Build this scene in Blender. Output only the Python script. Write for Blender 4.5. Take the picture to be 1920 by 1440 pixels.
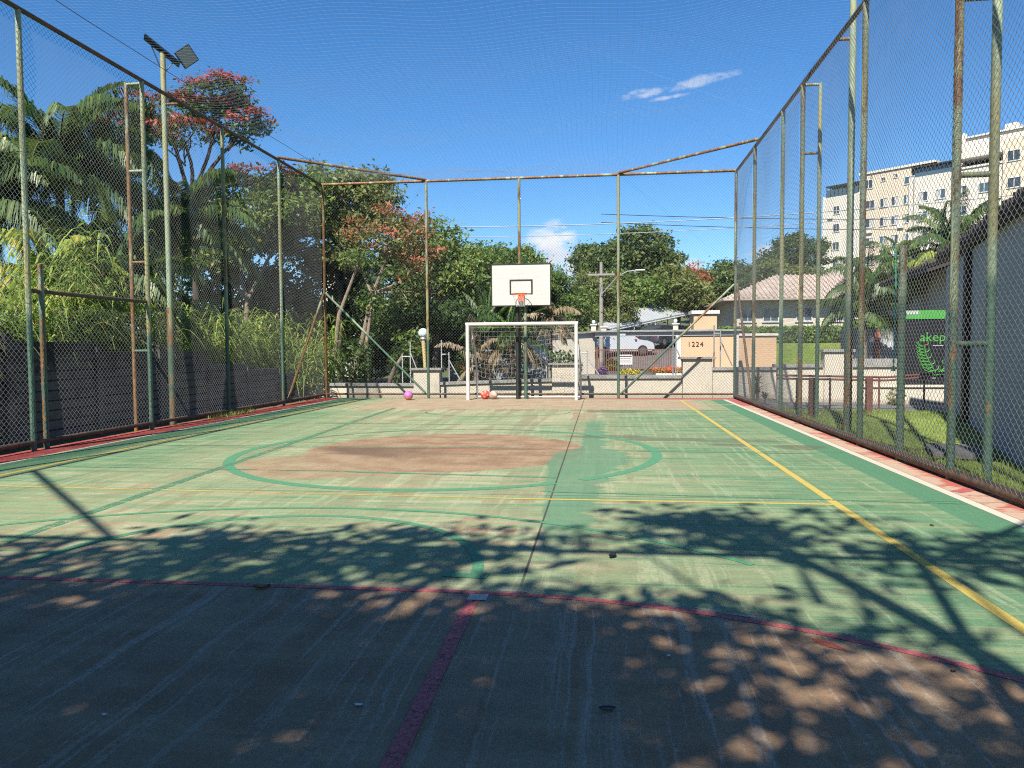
import bpy, math, random
import numpy as np
from mathutils import Matrix, Vector

scene = bpy.context.scene
for o in list(bpy.data.objects):
    bpy.data.objects.remove(o)
COL = scene.collection
R = math.radians

# ------------------------------------------------------------------ camera
YAW, PITCH, ROLL = R(6.854), R(2.692), R(0.4)
Fv = Vector((-math.sin(YAW)*math.cos(PITCH), math.cos(YAW)*math.cos(PITCH), -math.sin(PITCH)))
Rv = Vector((math.cos(YAW), math.sin(YAW), 0)); Uv = Rv.cross(Fv)
R2 = Rv*math.cos(ROLL) - Uv*math.sin(ROLL); U2 = Uv*math.cos(ROLL) + Rv*math.sin(ROLL)
camd = bpy.data.cameras.new('camera'); cam = bpy.data.objects.new('camera', camd); COL.objects.link(cam)
cam.matrix_world = Matrix(((R2.x, U2.x, -Fv.x, 0), (R2.y, U2.y, -Fv.y, 0), (R2.z, U2.z, -Fv.z, 1.4), (0, 0, 0, 1)))
camd.sensor_width = 36; camd.lens = 26.25; camd.clip_end = 5000; camd.clip_start = 0.05
scene.camera = cam

# ------------------------------------------------------------------ sun direction (shadow of height 1 falls at (.217, .933))
SH = (0.217, 0.933)
ELEV = math.atan2(1, math.hypot(*SH))
TOSUN = Vector((-SH[0], -SH[1], 1)).normalized()
sund = bpy.data.lights.new('sun', 'SUN'); sund.energy = 5.0; sund.angle = R(0.53); sund.color = (1, 0.93, 0.82)
sun = bpy.data.objects.new('sun', sund); COL.objects.link(sun)
sun.rotation_euler = TOSUN.to_track_quat('Z', 'Y').to_euler(); sun.location = (0, 0, 30)

scene.view_settings.view_transform = 'Standard'; scene.view_settings.look = 'None'
scene.view_settings.exposure = EXPOSURE = 1.0; scene.view_settings.gamma = 1.0
scene.view_settings.use_curve_mapping = False
scene.render.engine = 'CYCLES'
cy = scene.cycles; cy.max_bounces = 5; cy.diffuse_bounces = 2; cy.glossy_bounces = 2; cy.transmission_bounces = 3; cy.transparent_max_bounces = 6
cy.caustics_reflective = False; cy.caustics_refractive = False; cy.filter_width = 1.1; cy.use_denoising = False; cy.sample_clamp_indirect = 3.0

# ------------------------------------------------------------------ node helpers
class S:
    """socket wrapper with arithmetic"""
    def __init__(s, nt, k): s.nt = nt; s.k = k
    def _m(s, op, a, b=None, c=None, clamp=False):
        n = s.nt.nodes.new('ShaderNodeMath'); n.operation = op; n.use_clamp = clamp
        for i, v in enumerate((a, b, c)):
            if v is None: continue
            if isinstance(v, S): s.nt.links.new(v.k, n.inputs[i])
            else: n.inputs[i].default_value = v
        return S(s.nt, n.outputs[0])
    def __add__(s, o): return s._m('ADD', s, o)
    def __radd__(s, o): return s._m('ADD', s, o)
    def __sub__(s, o): return s._m('SUBTRACT', s, o)
    def __rsub__(s, o): return s._m('SUBTRACT', o, s)
    def __mul__(s, o): return s._m('MULTIPLY', s, o)
    def __rmul__(s, o): return s._m('MULTIPLY', s, o)
    def __truediv__(s, o): return s._m('DIVIDE', s, o)
    def abs(s): return s._m('ABSOLUTE', s)
    def sqrt(s): return s._m('SQRT', s)
    def sin(s): return s._m('SINE', s)
    def max(s, o): return s._m('MAXIMUM', s, o)
    def min(s, o): return s._m('MINIMUM', s, o)
    def frac(s): return s._m('FRACT', s)
    def ss(s, a, b, lo=0., hi=1.):
        n = s.nt.nodes.new('ShaderNodeMapRange'); n.interpolation_type = 'SMOOTHSTEP'
        s.nt.links.new(s.k, n.inputs[0])
        n.inputs[1].default_value = a; n.inputs[2].default_value = b
        n.inputs[3].default_value = lo; n.inputs[4].default_value = hi
        return S(s.nt, n.outputs[0])

class NT:
    def __init__(s, nt): s.nt = nt
    def new(s, t, **kw):
        n = s.nt.nodes.new(t)
        for k, v in kw.items(): setattr(n, k, v)
        return n
    def link(s, a, b): s.nt.links.new(a.k if isinstance(a, S) else a, b)
    def pos(s):
        g = s.new('ShaderNodeNewGeometry'); x = s.new('ShaderNodeSeparateXYZ'); s.link(g.outputs['Position'], x.inputs[0])
        return [S(s.nt, x.outputs[i]) for i in range(3)]
    def vec(s, x, y, z=0.):
        c = s.new('ShaderNodeCombineXYZ')
        for i, v in enumerate((x, y, z)):
            if isinstance(v, S): s.link(v, c.inputs[i])
            else: c.inputs[i].default_value = v
        return c.outputs[0]
    def noise(s, vec, scale=1., detail=3., rough=.55, col=False):
        n = s.new('ShaderNodeTexNoise'); s.link(vec, n.inputs['Vector'])
        n.inputs['Scale'].default_value = scale; n.inputs['Detail'].default_value = detail; n.inputs['Roughness'].default_value = rough
        return S(s.nt, n.outputs[0])
    def mix(s, f, a, b):
        m = s.new('ShaderNodeMix', data_type='RGBA')
        if isinstance(f, S): s.link(f, m.inputs[0])
        else: m.inputs[0].default_value = f
        for i, v in ((6, a), (7, b)):
            if isinstance(v, S): s.link(v, m.inputs[i])
            else: m.inputs[i].default_value = (*v, 1) if len(v) == 3 else v
        return S(s.nt, m.outputs[2])
    def mul(s, a, f):
        m = s.new('ShaderNodeMix', data_type='RGBA', blend_type='MULTIPLY'); m.inputs[0].default_value = 1
        if isinstance(a, S): s.link(a, m.inputs[6])
        else: m.inputs[6].default_value = (*a, 1)
        s.link(f, m.inputs[7]); return S(s.nt, m.outputs[2])
    def rnd(s):
        g = s.new('ShaderNodeNewGeometry'); return S(s.nt, g.outputs['Random Per Island'])

def material(name):
    m = bpy.data.materials.new(name); m.use_nodes = True
    b = m.node_tree.nodes['Principled BSDF']
    return m, NT(m.node_tree), b

def setb(t, b, col=None, rough=None, metal=None, bump=None, bs=.2, bd=.01, spec=None):
    if col is not None:
        if isinstance(col, S): t.link(col, b.inputs['Base Color'])
        else: b.inputs['Base Color'].default_value = (*col, 1)
    if rough is not None:
        if isinstance(rough, S): t.link(rough, b.inputs['Roughness'])
        else: b.inputs['Roughness'].default_value = rough
    if metal is not None: b.inputs['Metallic'].default_value = metal
    if spec is not None: b.inputs['Specular IOR Level'].default_value = spec
    if bump is not None:
        n = t.new('ShaderNodeBump'); n.inputs['Strength'].default_value = bs; n.inputs['Distance'].default_value = bd
        t.link(bump, n.inputs['Height']); t.link(n.outputs[0], b.inputs['Normal'])

# ------------------------------------------------------------------ world
world = bpy.data.worlds.new('World'); scene.world = world; world.use_nodes = True
wt = NT(world.node_tree); bg = world.node_tree.nodes['Background']
sky = wt.new('ShaderNodeTexSky', sky_type='NISHITA'); sky.sun_disc = False
sky.sun_elevation = ELEV; sky.sun_rotation = math.atan2(TOSUN.x, TOSUN.y)
sky.altitude = 700; sky.air_density = 1.0; sky.dust_density = 0.1; sky.ozone_density = 5.0
g = wt.new('ShaderNodeNewGeometry'); sx = wt.new('ShaderNodeSeparateXYZ'); wt.link(g.outputs['Incoming'], sx.inputs[0])
dx, dy, dz = [S(world.node_tree, sx.outputs[i])*-1.0 for i in range(3)]
el = dz                                            # sine of elevation
# bank of low cumulus round the horizon and a few high wisps
n1 = wt.noise(wt.vec(dx*1.0, dy*1.0, dz*1.6), 7.0, 7, .6)
n2 = wt.noise(wt.vec(dx, dy, dz*2.2), 30.0, 5, .6)
low = (n1 + (n2-.5)*.35 - (el-.02).max(0.)*2.2).ss(.50, .60)*el.ss(.005, .05)
n3 = wt.noise(wt.vec(dx*2.0 + dz*3, dy*2.0, dz*9.0), 3.4, 6, .6)
n4 = wt.noise(wt.vec(dx*1.0, dy*1.0, dz*1.0), 2.3, 2, .5)
high = (n3 + (n2-.5)*.2).ss(.66, .82)*n4.ss(.52, .64)*el.ss(.2, .28)*.45
def puff(ax, ay, az, w, h, tilt=0.):
    """one cloud round the direction (ax, ay, az)"""
    L = math.sqrt(ax*ax+ay*ay+az*az); ax, ay, az = ax/L, ay/L, az/L
    hx = math.hypot(ax, ay); rx, ry = ay/hx, -ax/hx
    u = dx*rx + dy*ry; v = dz - az - u*tilt
    front = (dx*ax + dy*ay).ss(.5, .6)
    d = ((u/w)*(u/w) + (v/h)*(v/h)).sqrt()
    return (1.0 - d + (n2-.5)*1.5 + (n1-.5)*1.6).ss(.25, .85)*front
c1 = puff(-66, 1000, 122, .046, .050).max(puff(-38, 1000, 104, .060, .032)).max(puff(118, 1000, 100, .03, .026)).max(puff(215, 1000, 105, .04, .03)).max(puff(160, 1000, 88, .10, .022))
c2 = (puff(60, 1000, 331, .050, .0075, .17).max(puff(126, 1000, 342, .060, .010, .17)).max(puff(96, 1000, 325, .045, .004, .1))*n2.ss(.30, .60)*.5)
cl = (low*.75).max(c1*.95).max(c2).max(high)
cloudcol = wt.mix(n1.ss(.4, .65), (4.6, 4.9, 5.6), (6.2, 6.2, 6.2))
hs_ = wt.new('ShaderNodeHueSaturation'); hs_.inputs['Saturation'].default_value = 1.22; wt.link(sky.outputs[0], hs_.inputs['Color']); tint = S(world.node_tree, hs_.outputs[0])
wcol = wt.mix(cl, tint, cloudcol)
wt.link(wcol, bg.inputs[0]); bg.inputs[1].default_value = 0.084

# ------------------------------------------------------------------ mesh helpers
ORG = {}
def link(o, parent=None):
    COL.objects.link(o)
    if parent is not None: o.parent = parent
    return o
def tag(o, label=None, cat=None, group=None, kind=None):
    if label: o['label'] = label
    if cat: o['category'] = cat
    if group: o['group'] = group
    if kind: o['kind'] = kind
    return o
def thing(name, loc, label, cat, group=None):
    o = bpy.data.objects.new(name, None); o.location = loc; o.empty_display_size = .2; link(o)
    ORG[o] = np.array(loc, float); return tag(o, label, cat, group)

def raw_mesh(name, V, Fq, smooth=False):
    """numpy verts (n,3) and a list of face arrays (each m x k)"""
    me = bpy.data.meshes.new(name)
    V = np.asarray(V, np.float32)
    me.vertices.add(len(V)); me.vertices.foreach_set('co', V.ravel())
    if not isinstance(Fq, (list, tuple)): Fq = [Fq]
    Fq = [np.asarray(f, np.int32) for f in Fq if len(f)]
    li = np.concatenate([f.ravel() for f in Fq]); cnt = np.concatenate([np.full(len(f), f.shape[1], np.int32) for f in Fq])
    st = np.concatenate([[0], np.cumsum(cnt)[:-1]]).astype(np.int32)
    me.loops.add(len(li)); me.loops.foreach_set('vertex_index', li)
    me.polygons.add(len(cnt)); me.polygons.foreach_set('loop_start', st); me.polygons.foreach_set('loop_total', cnt)
    if smooth: me.polygons.foreach_set('use_smooth', np.ones(len(cnt), bool))
    me.update(calc_edges=True); me.validate()
    return me

def obj(name, V, Fq, mat, parent=None, origin=None, smooth=False, kind=None):
    """one mesh object; V in world coordinates"""
    if parent is not None: org = ORG[parent]
    else: org = np.array(origin if origin is not None else (0, 0, 0), float)
    me = raw_mesh(name, np.asarray(V, float) - org, Fq, smooth)
    o = bpy.data.objects.new(name, me); me.materials.append(mat)
    if parent is None: o.location = org
    link(o, parent); ORG[o] = org
    if kind: o['kind'] = kind
    return o

class MB:
    def __init__(s): s.v = []; s.f = []
    def add(s, V, F):
        o = len(s.v); s.v += [tuple(map(float, p)) for p in V]; s.f += [tuple(i+o for i in f) for f in F]; return s
    def box(s, x0, x1, y0, y1, z0, z1, rz=0., c=None):
        P = [(x, y, z) for z in (z0, z1) for (x, y) in ((x0, y0), (x1, y0), (x1, y1), (x0, y1))]
        if rz:
            cx, cy = c if c else ((x0+x1)/2, (y0+y1)/2); ca, sa = math.cos(rz), math.sin(rz)
            P = [(cx+(x-cx)*ca-(y-cy)*sa, cy+(x-cx)*sa+(y-cy)*ca, z) for x, y, z in P]
        return s.add(P, [(3, 2, 1, 0), (4, 5, 6, 7), (0, 1, 5, 4), (1, 2, 6, 5), (2, 3, 7, 6), (3, 0, 4, 7)])
    def obox(s, c, ax, ay, az):
        """box from centre and three half axis vectors"""
        c, ax, ay, az = map(np.array, (c, ax, ay, az))
        P = [c + i*ax + j*ay + k*az for k in (-1, 1) for i, j in ((-1, -1), (1, -1), (1, 1), (-1, 1))]
        return s.add(P, [(3, 2, 1, 0), (4, 5, 6, 7), (0, 1, 5, 4), (1, 2, 6, 5), (2, 3, 7, 6), (3, 0, 4, 7)])
    def tube(s, pts, r, n=10, cap=True):
        pts = [np.array(p, float) for p in pts]; m = len(pts)
        rr = r if isinstance(r, (list, tuple)) else [r]*m
        up = None; V = []
        for i in range(m):
            t = pts[min(i+1, m-1)] - pts[max(i-1, 0)]; t /= (np.linalg.norm(t)+1e-9)
            if up is None:
                a = np.array([0, 0, 1.]) if abs(t[2]) < .9 else np.array([1., 0, 0]); u = np.cross(t, a)
            else: u = up - t*(up@t)
            u /= np.linalg.norm(u); w = np.cross(t, u); up = u
            V += [pts[i] + rr[i]*(math.cos(2*math.pi*k/n)*u + math.sin(2*math.pi*k/n)*w) for k in range(n)]
        F = [(i*n+k, i*n+(k+1) % n, (i+1)*n+(k+1) % n, (i+1)*n+k) for i in range(m-1) for k in range(n)]
        if cap: F += [tuple(range(n))[::-1], tuple((m-1)*n+k for k in range(n))]
        return s.add(V, F)
    def lathe(s, c, prof, n=20):
        V = [(c[0]+r*math.cos(2*math.pi*k/n), c[1]+r*math.sin(2*math.pi*k/n), c[2]+z) for r, z in prof for k in range(n)]
        m = len(prof)
        F = [(i*n+k, i*n+(k+1) % n, (i+1)*n+(k+1) % n, (i+1)*n+k) for i in range(m-1) for k in range(n)]
        F += [tuple(range(n))[::-1], tuple((m-1)*n+k for k in range(n))]
        return s.add(V, F)
    def prism(s, poly, axis, a, b):
        """extrude polygon (list of 2D) along axis 'x'/'y'/'z' from a to b"""
        def p3(p, t): return {'x': (t, p[0], p[1]), 'y': (p[0], t, p[1]), 'z': (p[0], p[1], t)}[axis]
        n = len(poly); V = [p3(p, a) for p in poly] + [p3(p, b) for p in poly]
        F = [tuple(range(n))[::-1], tuple(range(n, 2*n))] + [(i, (i+1) % n, n+(i+1) % n, n+i) for i in range(n)]
        return s.add(V, F)
    def rot(s, c, rz):
        ca, sa = math.cos(rz), math.sin(rz)
        s.v = [(c[0]+(x-c[0])*ca-(y-c[1])*sa, c[1]+(x-c[0])*sa+(y-c[1])*ca, z) for x, y, z in s.v]; return s
    def build(s, name, mat, parent=None, origin=None, smooth=False, bevel=0, kind=None):
        org = ORG[parent] if parent is not None else np.array(origin if origin is not None else (0, 0, 0), float)
        me = bpy.data.meshes.new(name)
        me.from_pydata([tuple(np.array(p)-org) for p in s.v], [], s.f); me.update()
        import bmesh
        bm = bmesh.new(); bm.from_mesh(me); bmesh.ops.recalc_face_normals(bm, faces=bm.faces)
        if bevel:
            bmesh.ops.bevel(bm, geom=list(bm.edges), offset=bevel, segments=2, affect='EDGES', profile=.7)
        if smooth:
            for f in bm.faces: f.smooth = len(f.verts) <= 4
            for e in bm.edges:
                if len(e.link_faces) == 2 and e.calc_face_angle(0) > R(50): e.smooth = False
        bm.to_mesh(me); bm.free()
        me.materials.append(mat)
        o = bpy.data.objects.new(name, me)
        if parent is None: o.location = org
        link(o, parent); ORG[o] = org
        if kind: o['kind'] = kind
        return o
def BX(*a, **k): return MB().box(*a, **k)
def TB(*a, **k): return MB().tube(*a, **k)

def copy_tree(o, parent=None):
    c = o.copy(); link(c, parent)
    for ch in o.children: copy_tree(ch, c)
    return c

# ------------------------------------------------------------------ terrain height
def sstep(a, b, x):
    t = np.clip((x-a)/(b-a), 0, 1); return t*t*(3-2*t)
def terr(x, y):
    x = np.asarray(x, float); y = np.asarray(y, float)
    r = np.interp(y, [-1e4, 41, 48, 62, 80, 115, 160, 400, 3000], [0, 0, 1.05, 2.6, 5, 9.5, 12, 22, 24])
    east = .55 + .45*sstep(-12, 8, x)
    return r*east
# ------------------------------------------------------------------ materials
M = {}
ALB = .70          # scales base colours down so shade stays deep at the raised exposure
def simple(name, col, rough=.6, metal=0., var=.12, scale=4., bump=0., bscale=40., spec=None):
    """plain surface with mottled colour and fine relief"""
    col = tuple(v*ALB for v in col)
    m, t, b = material(name); x, y, z = t.pos()
    n = t.noise(t.vec(x, y, z), scale, 4); n2 = t.noise(t.vec(x, y, z), scale*7, 3)
    f = (n*.65 + n2*.35)
    c = t.mix(f.ss(.3, .7), tuple(c*(1-var) for c in col), tuple(min(1, c*(1+var)) for c in col))
    setb(t, b, c, rough, metal, spec=spec, bump=t.noise(t.vec(x, y, z), bscale, 3) if bump else None, bs=bump, bd=.01)
    M[name] = m; return m

def post_mat(name, rust, seed, lower=True, dark_=.34):
    m, t, b = material(name); x, y, z = t.pos()
    nb = t.noise(t.vec(x+seed, y, z*.35), 1.6, 3)
    fine = t.noise(t.vec(x*3+seed, y*3, z*.8), 9, 4, .7)
    pale = t.mix(fine.ss(.35, .65), (.27, .37, .25), (.40, .50, .34))
    yel = t.mix(nb.ss(.42, .62), pale, (.40, .38, .17))
    dark = t.mix(fine.ss(.3, .7), (.04, .115, .085), (.085, .19, .135))
    zl = (z + (nb-.5)*1.8)
    c = t.mix(zl.ss(1.7, 2.0, 1., 0.) * (1. if lower else 0.), yel, dark)
    rs = (t.noise(t.vec(x*2+seed*3, y*2, z*.45), 2.3, 4, .65) + (fine-.5)*.35)
    rc = t.mix(fine.ss(.35, .65), (.13, .055, .025), (.34, .175, .055))
    c = t.mix(rs.ss(.70-rust, .76-rust), c, rc)
    dk = t.noise(t.vec(x*14+seed, y*14, z*2.2), 3.0, 4, .7)
    c = t.mix(dk.ss(.56, .70)*.55, c, (.06, .065, .04))
    setb(t, b, t.mix(dark_, c, (.03, .025, .015)), .62, bump=fine, bs=.35, bd=.004)
    M[name] = m; return m
post_mat('post_pale', .06, 1.3); post_mat('post_mid', .17, 7.7, dark_=.48); post_mat('post_rusty', .32, 21.1)
post_mat('rail_rust', .29, 33.3, lower=False)
m, t, b = material('rail_brown'); x, y, z = t.pos()
n = t.noise(t.vec(x*4, y*4, z*4), 3.0, 5, .65)
setb(t, b, t.mix(n.ss(.42, .6), t.mix(n.ss(.2, .45), (.035, .09, .06), (.05, .045, .03)), (.13, .065, .04)), .7, bump=n, bs=.3, bd=.004); M['rail_brown'] = m

simple('wire', (.20, .205, .21), .55, 0, .2, 1.5, spec=.3)
simple('net_cord', (.30, .38, .52), .7, 0, .1)
simple('goal_net', (.78, .78, .75), .7, 0, .1)
simple('white_paint', (.72, .70, .65), .45, 0, .05, 3, .1, 60)
simple('board_white', (.66, .64, .59), .45, 0, .05, 2.5, .05, 30)
simple('black_paint', (.02, .02, .022), .5, 0, .3)
simple('dark_metal', (.03, .035, .03), .5, .2, .3)
simple('orange_rim', (.75, .13, .03), .45, 0, .15)
simple('galv', (.55, .57, .58), .45, .5, .12, 6)
simple('rail_white', (.62, .64, .66), .45, .2, .1, 6)
simple('coping', (.34, .34, .32), .9, 0, .30, 6, .5, 30)
simple('tarmac', (.055, .055, .058), .9, 0, .25, 3, .5, 60)
simple('paving', (.16, .16, .16), .9, 0, .25, 2, .4, 50)
simple('earth', (.10, .075, .045), .95, 0, .4, 1.2, .6, 15)
simple('peach', (.74, .50, .31), .85, 0, .06, 1.2, .2, 80)
simple('cream', (.80, .73, .58), .85, 0, .06, 1.2, .2, 80)


simple('bld_white', (.82, .79, .72), .85, 0, .05, .4)
simple('grey_wall', (.50, .53, .58), .85, 0, .08, 1.0, .25, 50)
simple('brown_post', (.045, .022, .02), .5, 0, .4, 8)
simple('brown_rail', (.17, .06, .05), .5, 0, .25, 8)
simple('gate_brown', (.20, .085, .06), .5, 0, .2, 8)
simple('sign_black', (.012, .013, .018), .4, 0, .2)
simple('sign_green', (.085, .42, .065), .5, 0, .1)
simple('red_paint', (.55, .04, .03), .5, 0, .15)
simple('rope_green', (.05, .55, .38), .7, 0, .15)
simple('pole_concrete', (.36, .33, .29), .9, 0, .15, 5, .4, 40)
simple('cable', (.025, .025, .028), .6)
simple('cable_pale', (.45, .48, .52), .5, .2)
simple('canopy_grey', (.55, .58, .60), .5, .1, .06, 1)
simple('eave_dark', (.045, .035, .03), .8, 0, .4, 6, .4, 30)
simple('corrugated', (.60, .63, .68), .5, 0, .1, 2)
simple('salmon', (.62, .25, .2), .6)
simple('frame_white', (.75, .75, .74), .4)
simple('curtain', (.55, .55, .54), .8, 0, .1)
simple('tyre', (.015, .015, .016), .8)
simple('chrome', (.6, .6, .62), .25, .9, .05)
simple('lamp_yellow', (.70, .55, .26), .5)
simple('bark_pale', (.30, .235, .165), .95, 0, .3, 6, .8, 25)
simple('bark_dark', (.085, .065, .05), .95, 0, .35, 6, .8, 25)
simple('palm_bark', (.24, .20, .15), .95, 0, .35, 9, .9, 20)
simple('panel_dark', (.012, .014, .03), .25, 0, .3)
simple('dry_leaf', (.24, .12, .05), .8, 0, .3, 30)
simple('litter', (.75, .77, .8), .6)

def glass(name, col, rough=.08):
    m, t, b = material(name); setb(t, b, col, rough, spec=.7); M[name] = m
glass('window_dark', (.035, .045, .05)); glass('glass_blue', (.05, .09, .12)); glass('lens', (.32, .32, .29), .3)
def carpaint(name, col):
    m, t, b = material(name); setb(t, b, col, .3); b.inputs['Coat Weight'].default_value = .8; b.inputs['Coat Roughness'].default_value = .05; M[name] = m
carpaint('car_white', (.36, .37, .39)); carpaint('car_grey', (.22, .24, .25)); carpaint('car_dark', (.03, .035, .045)); carpaint('car_red', (.5, .03, .02))
m, t, b = material('globe'); setb(t, b, (.62, .74, .78), .25); b.inputs['Subsurface Weight'].default_value = .0; M['globe'] = m

# stained masonry: cream wall with grey runs below the top and a darker brown foot
m, t, b = material('masonry'); x, y, z = t.pos()
n = t.noise(t.vec(x, y, z), 2.2, 5, .6); f = t.noise(t.vec(x*5, y*5, z*.7), 2.5, 4, .65)
c = t.mix(n.ss(.35, .7), (.50, .455, .37), (.46, .425, .36)); c = t.mix((f+(n-.5)*.6).ss(.55, .78)*.45, c, (.26, .23, .18))
c = t.mix((z+(n-.5)*.25).ss(-.02, .10, .55, 0.), c, (.20, .165, .12))
setb(t, b, c, .9, bump=t.noise(t.vec(x, y, z), 60, 3), bs=.25, bd=.006); M['masonry'] = m

# rain-stained facades
for nm, c0 in (('bld_cream', (.57, .53, .455)), ('bld_peach', (.55, .465, .36))):
    m, t, b = material(nm); x, y, z = t.pos()
    n = t.noise(t.vec(x, y, z), .35, 4, .6); f = t.noise(t.vec(x*2.2, y*2.2, z*.12), 1.0, 4, .65)
    c = t.mix(n.ss(.3, .7), tuple(v*.93 for v in c0), tuple(v*1.05 for v in c0)); c = t.mix((f+(n-.5)*.3).ss(.54, .74)*.22, c, (.30, .28, .25))
    setb(t, b, c, .9); M[nm] = m
# dark weathered concrete planks
m, t, b = material('plank'); x, y, z = t.pos(); rr = t.rnd()
n = t.noise(t.vec(x, y, z), 2.5, 5, .65); f = t.noise(t.vec(x*2, y*1.2, z*5), 3, 4, .7)
c = t.mix(n.ss(.3, .7), (.075, .075, .073), (.155, .15, .142)); c = t.mix((f+z*.10).ss(.56, .76)*.6, c, (.03, .03, .028))
c = t.mix((n+z*.22).ss(.66, .86), c, (.016, .016, .015))
setb(t, b, c, .95, bump=f, bs=.5, bd=.01); M['plank'] = m

# clay roof tiles
m, t, b = material('tile'); x, y, z = t.pos()
n = t.noise(t.vec(x, y, z), 1.4, 5, .65)
setb(t, b, t.mix(n.ss(.3, .7), (.36, .285, .235), (.46, .385, .33)), .9, bump=t.noise(t.vec(x, y, z), 12, 3), bs=.3); M['tile'] = m

# lawn soil / grass colour
m, t, b = material('lawn'); x, y, z = t.pos()
n = t.noise(t.vec(x, y, z), 1.5, 5, .6); n2 = t.noise(t.vec(x, y, z), 25, 4, .6)
c = t.mix(n.ss(.3, .7), (.13, .20, .03), (.22, .28, .055)); c = t.mix(n2.ss(.45, .7), c, (.09, .13, .03))
setb(t, b, c, .95, bump=n2, bs=.8, bd=.03); M['lawn'] = m
m, t, b = material('hill'); x, y, z = t.pos()
n = t.noise(t.vec(x, y, z), .15, 5, .6); n2 = t.noise(t.vec(x, y, z), 2.0, 4, .6)
c = t.mix(n.ss(.3, .7), (.05, .075, .025), (.10, .11, .045)); c = t.mix(n2.ss(.5, .75), c, (.11, .08, .05))
setb(t, b, c, .95, bump=n2, bs=.6, bd=.1); M['hill'] = m

def leaf(name, c1, c2, c3=None, trans=.35, rough=.5, spec=.3):
    m, t, b = material(name); r = t.rnd(); x, y, z = t.pos()
    n = t.noise(t.vec(x, y, z), 1.1, 3)
    c = t.mix((r*.65+(n-.5)*1.3+.15).ss(.15, .95), c1, c2)
    if c3: c = t.mix(r.ss(.86, .97), c, c3)
    setb(t, b, c, rough, spec=spec)
    tr = t.new('ShaderNodeBsdfTranslucent'); c2_ = t.mix(.35, c, (.25, .35, .02)); t.link(c2_, tr.inputs[0])
    mx = t.new('ShaderNodeMixShader'); mx.inputs[0].default_value = trans
    t.link(b.outputs[0], mx.inputs[1]); t.link(tr.outputs[0], mx.inputs[2])
    t.link(mx.outputs[0], m.node_tree.nodes['Material Output'].inputs[0]); M[name] = m
leaf('leaf_mid', (.050, .115, .025), (.20, .29, .060), (.30, .29, .07))
leaf('leaf_light', (.085, .16, .035), (.26, .34, .08), (.34, .30, .09))
leaf('leaf_dark', (0.034, 0.078, 0.025), (0.093, 0.155, 0.040))
leaf('leaf_olive', (0.109, 0.147, 0.046), (0.232, 0.264, 0.085), (0.310, 0.248, 0.093))
leaf('leaf_far', (.050, .100, .035), (.15, .20, .060), (.20, .18, .08))
leaf('leaf_yellow', (0.217, 0.295, 0.046), (0.465, 0.480, 0.062), (0.620, 0.465, 0.078))
leaf('leaf_red', (.25, .040, .035), (.40, .085, .055), (.20, .11, .05), trans=.25)
leaf('leaf_coral', (.33, .10, .06), (.48, .17, .10), (.22, .17, .06), trans=.3)
leaf('palm_leaf', (.036, .085, .024), (.105, .175, .045), (.19, .21, .05), trans=.25, rough=.4)
leaf('palm_yellow', (0.202, 0.279, 0.046), (0.403, 0.419, 0.078), (0.558, 0.341, 0.078), trans=.3, rough=.4)
leaf('palm_dry', (.20, .145, .085), (.34, .27, .17), trans=.2)
leaf('cane', (.14, .25, .050), (.40, .48, .11), (.55, .47, .20), trans=.4, rough=.45)
leaf('grass_blade', (0.155, 0.248, 0.031), (0.310, 0.403, 0.070), (0.434, 0.403, 0.124), trans=.4)
leaf('hedge_leaf', (0.070, 0.147, 0.019), (0.155, 0.264, 0.039), trans=.3)
leaf('cordyline', (.06, .015, .020), (.14, .035, .035), trans=.2)
leaf('flower_yellow', (.62, .50, .03), (.75, .62, .06), trans=.2)
leaf('flower_red', (.70, .07, .02), (.80, .15, .05), trans=.2)
leaf('flower_purple', (.12, .06, .16), (.22, .10, .28), trans=.2)

# ------------------------------------------------------------------ worn court paint
def court_coords(t):
    x, y, z = t.pos(); return x, y
m, t, b = material('court'); x, y = court_coords(t)
big = t.noise(t.vec(x, y), .55, 4, .6); med = t.noise(t.vec(x, y), 2.6, 5, .62); fine = t.noise(t.vec(x, y), 38, 3, .7); grit = t.noise(t.vec(x, y), 210, 2, .6)
streakx = t.noise(t.vec(x*.22, y*3.2), 2.0, 5, .62)               # drag marks across the court
streakx2 = t.noise(t.vec(x*.35+9, y*9.0), 2.0, 4, .62)
wob = (t.noise(t.vec(x*.3, y*.9), 1.3, 3)-.5)*.16
stripy = t.noise(t.vec((x+wob)*1.45, y*.06), 2.0, 1.5, .45)       # roller bands along the court
stripe2 = t.noise(t.vec((x+wob)*2.6+31, y*.10), 2.0, 1.0, .45)
patchy = t.noise(t.vec(x*.6+5, y*1.5+3), 1.4, 4, .6)
stripe3 = t.noise(t.vec((x+wob)*5.5+3, y*.16), 2.0, 3, .6); stripe4 = t.noise(t.vec((x+wob*.5)*13+7, y*.22), 2.0, 3, .65)
concrete = t.mix(med.ss(.3, .7), (.385, .270, .155), (.52, .395, .245))
concrete = t.mix((patchy+(streakx2-.5)*.5).ss(.5, .7)*.55, concrete, (.30, .205, .125))
pale = t.mix(fine.ss(.3, .7), (.49, .52, .30), (.60, .62, .385))
# where the primer bands show
bandm = (stripy + (streakx-.5)*.16).ss(.505, .530).max((stripe2+(fine-.5)*.12).ss(.575, .60))
c = t.mix(bandm*.72*(patchy+(fine-.5)*.6+(streakx2-.5)*.4).ss(.22, .52), concrete, pale)
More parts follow.
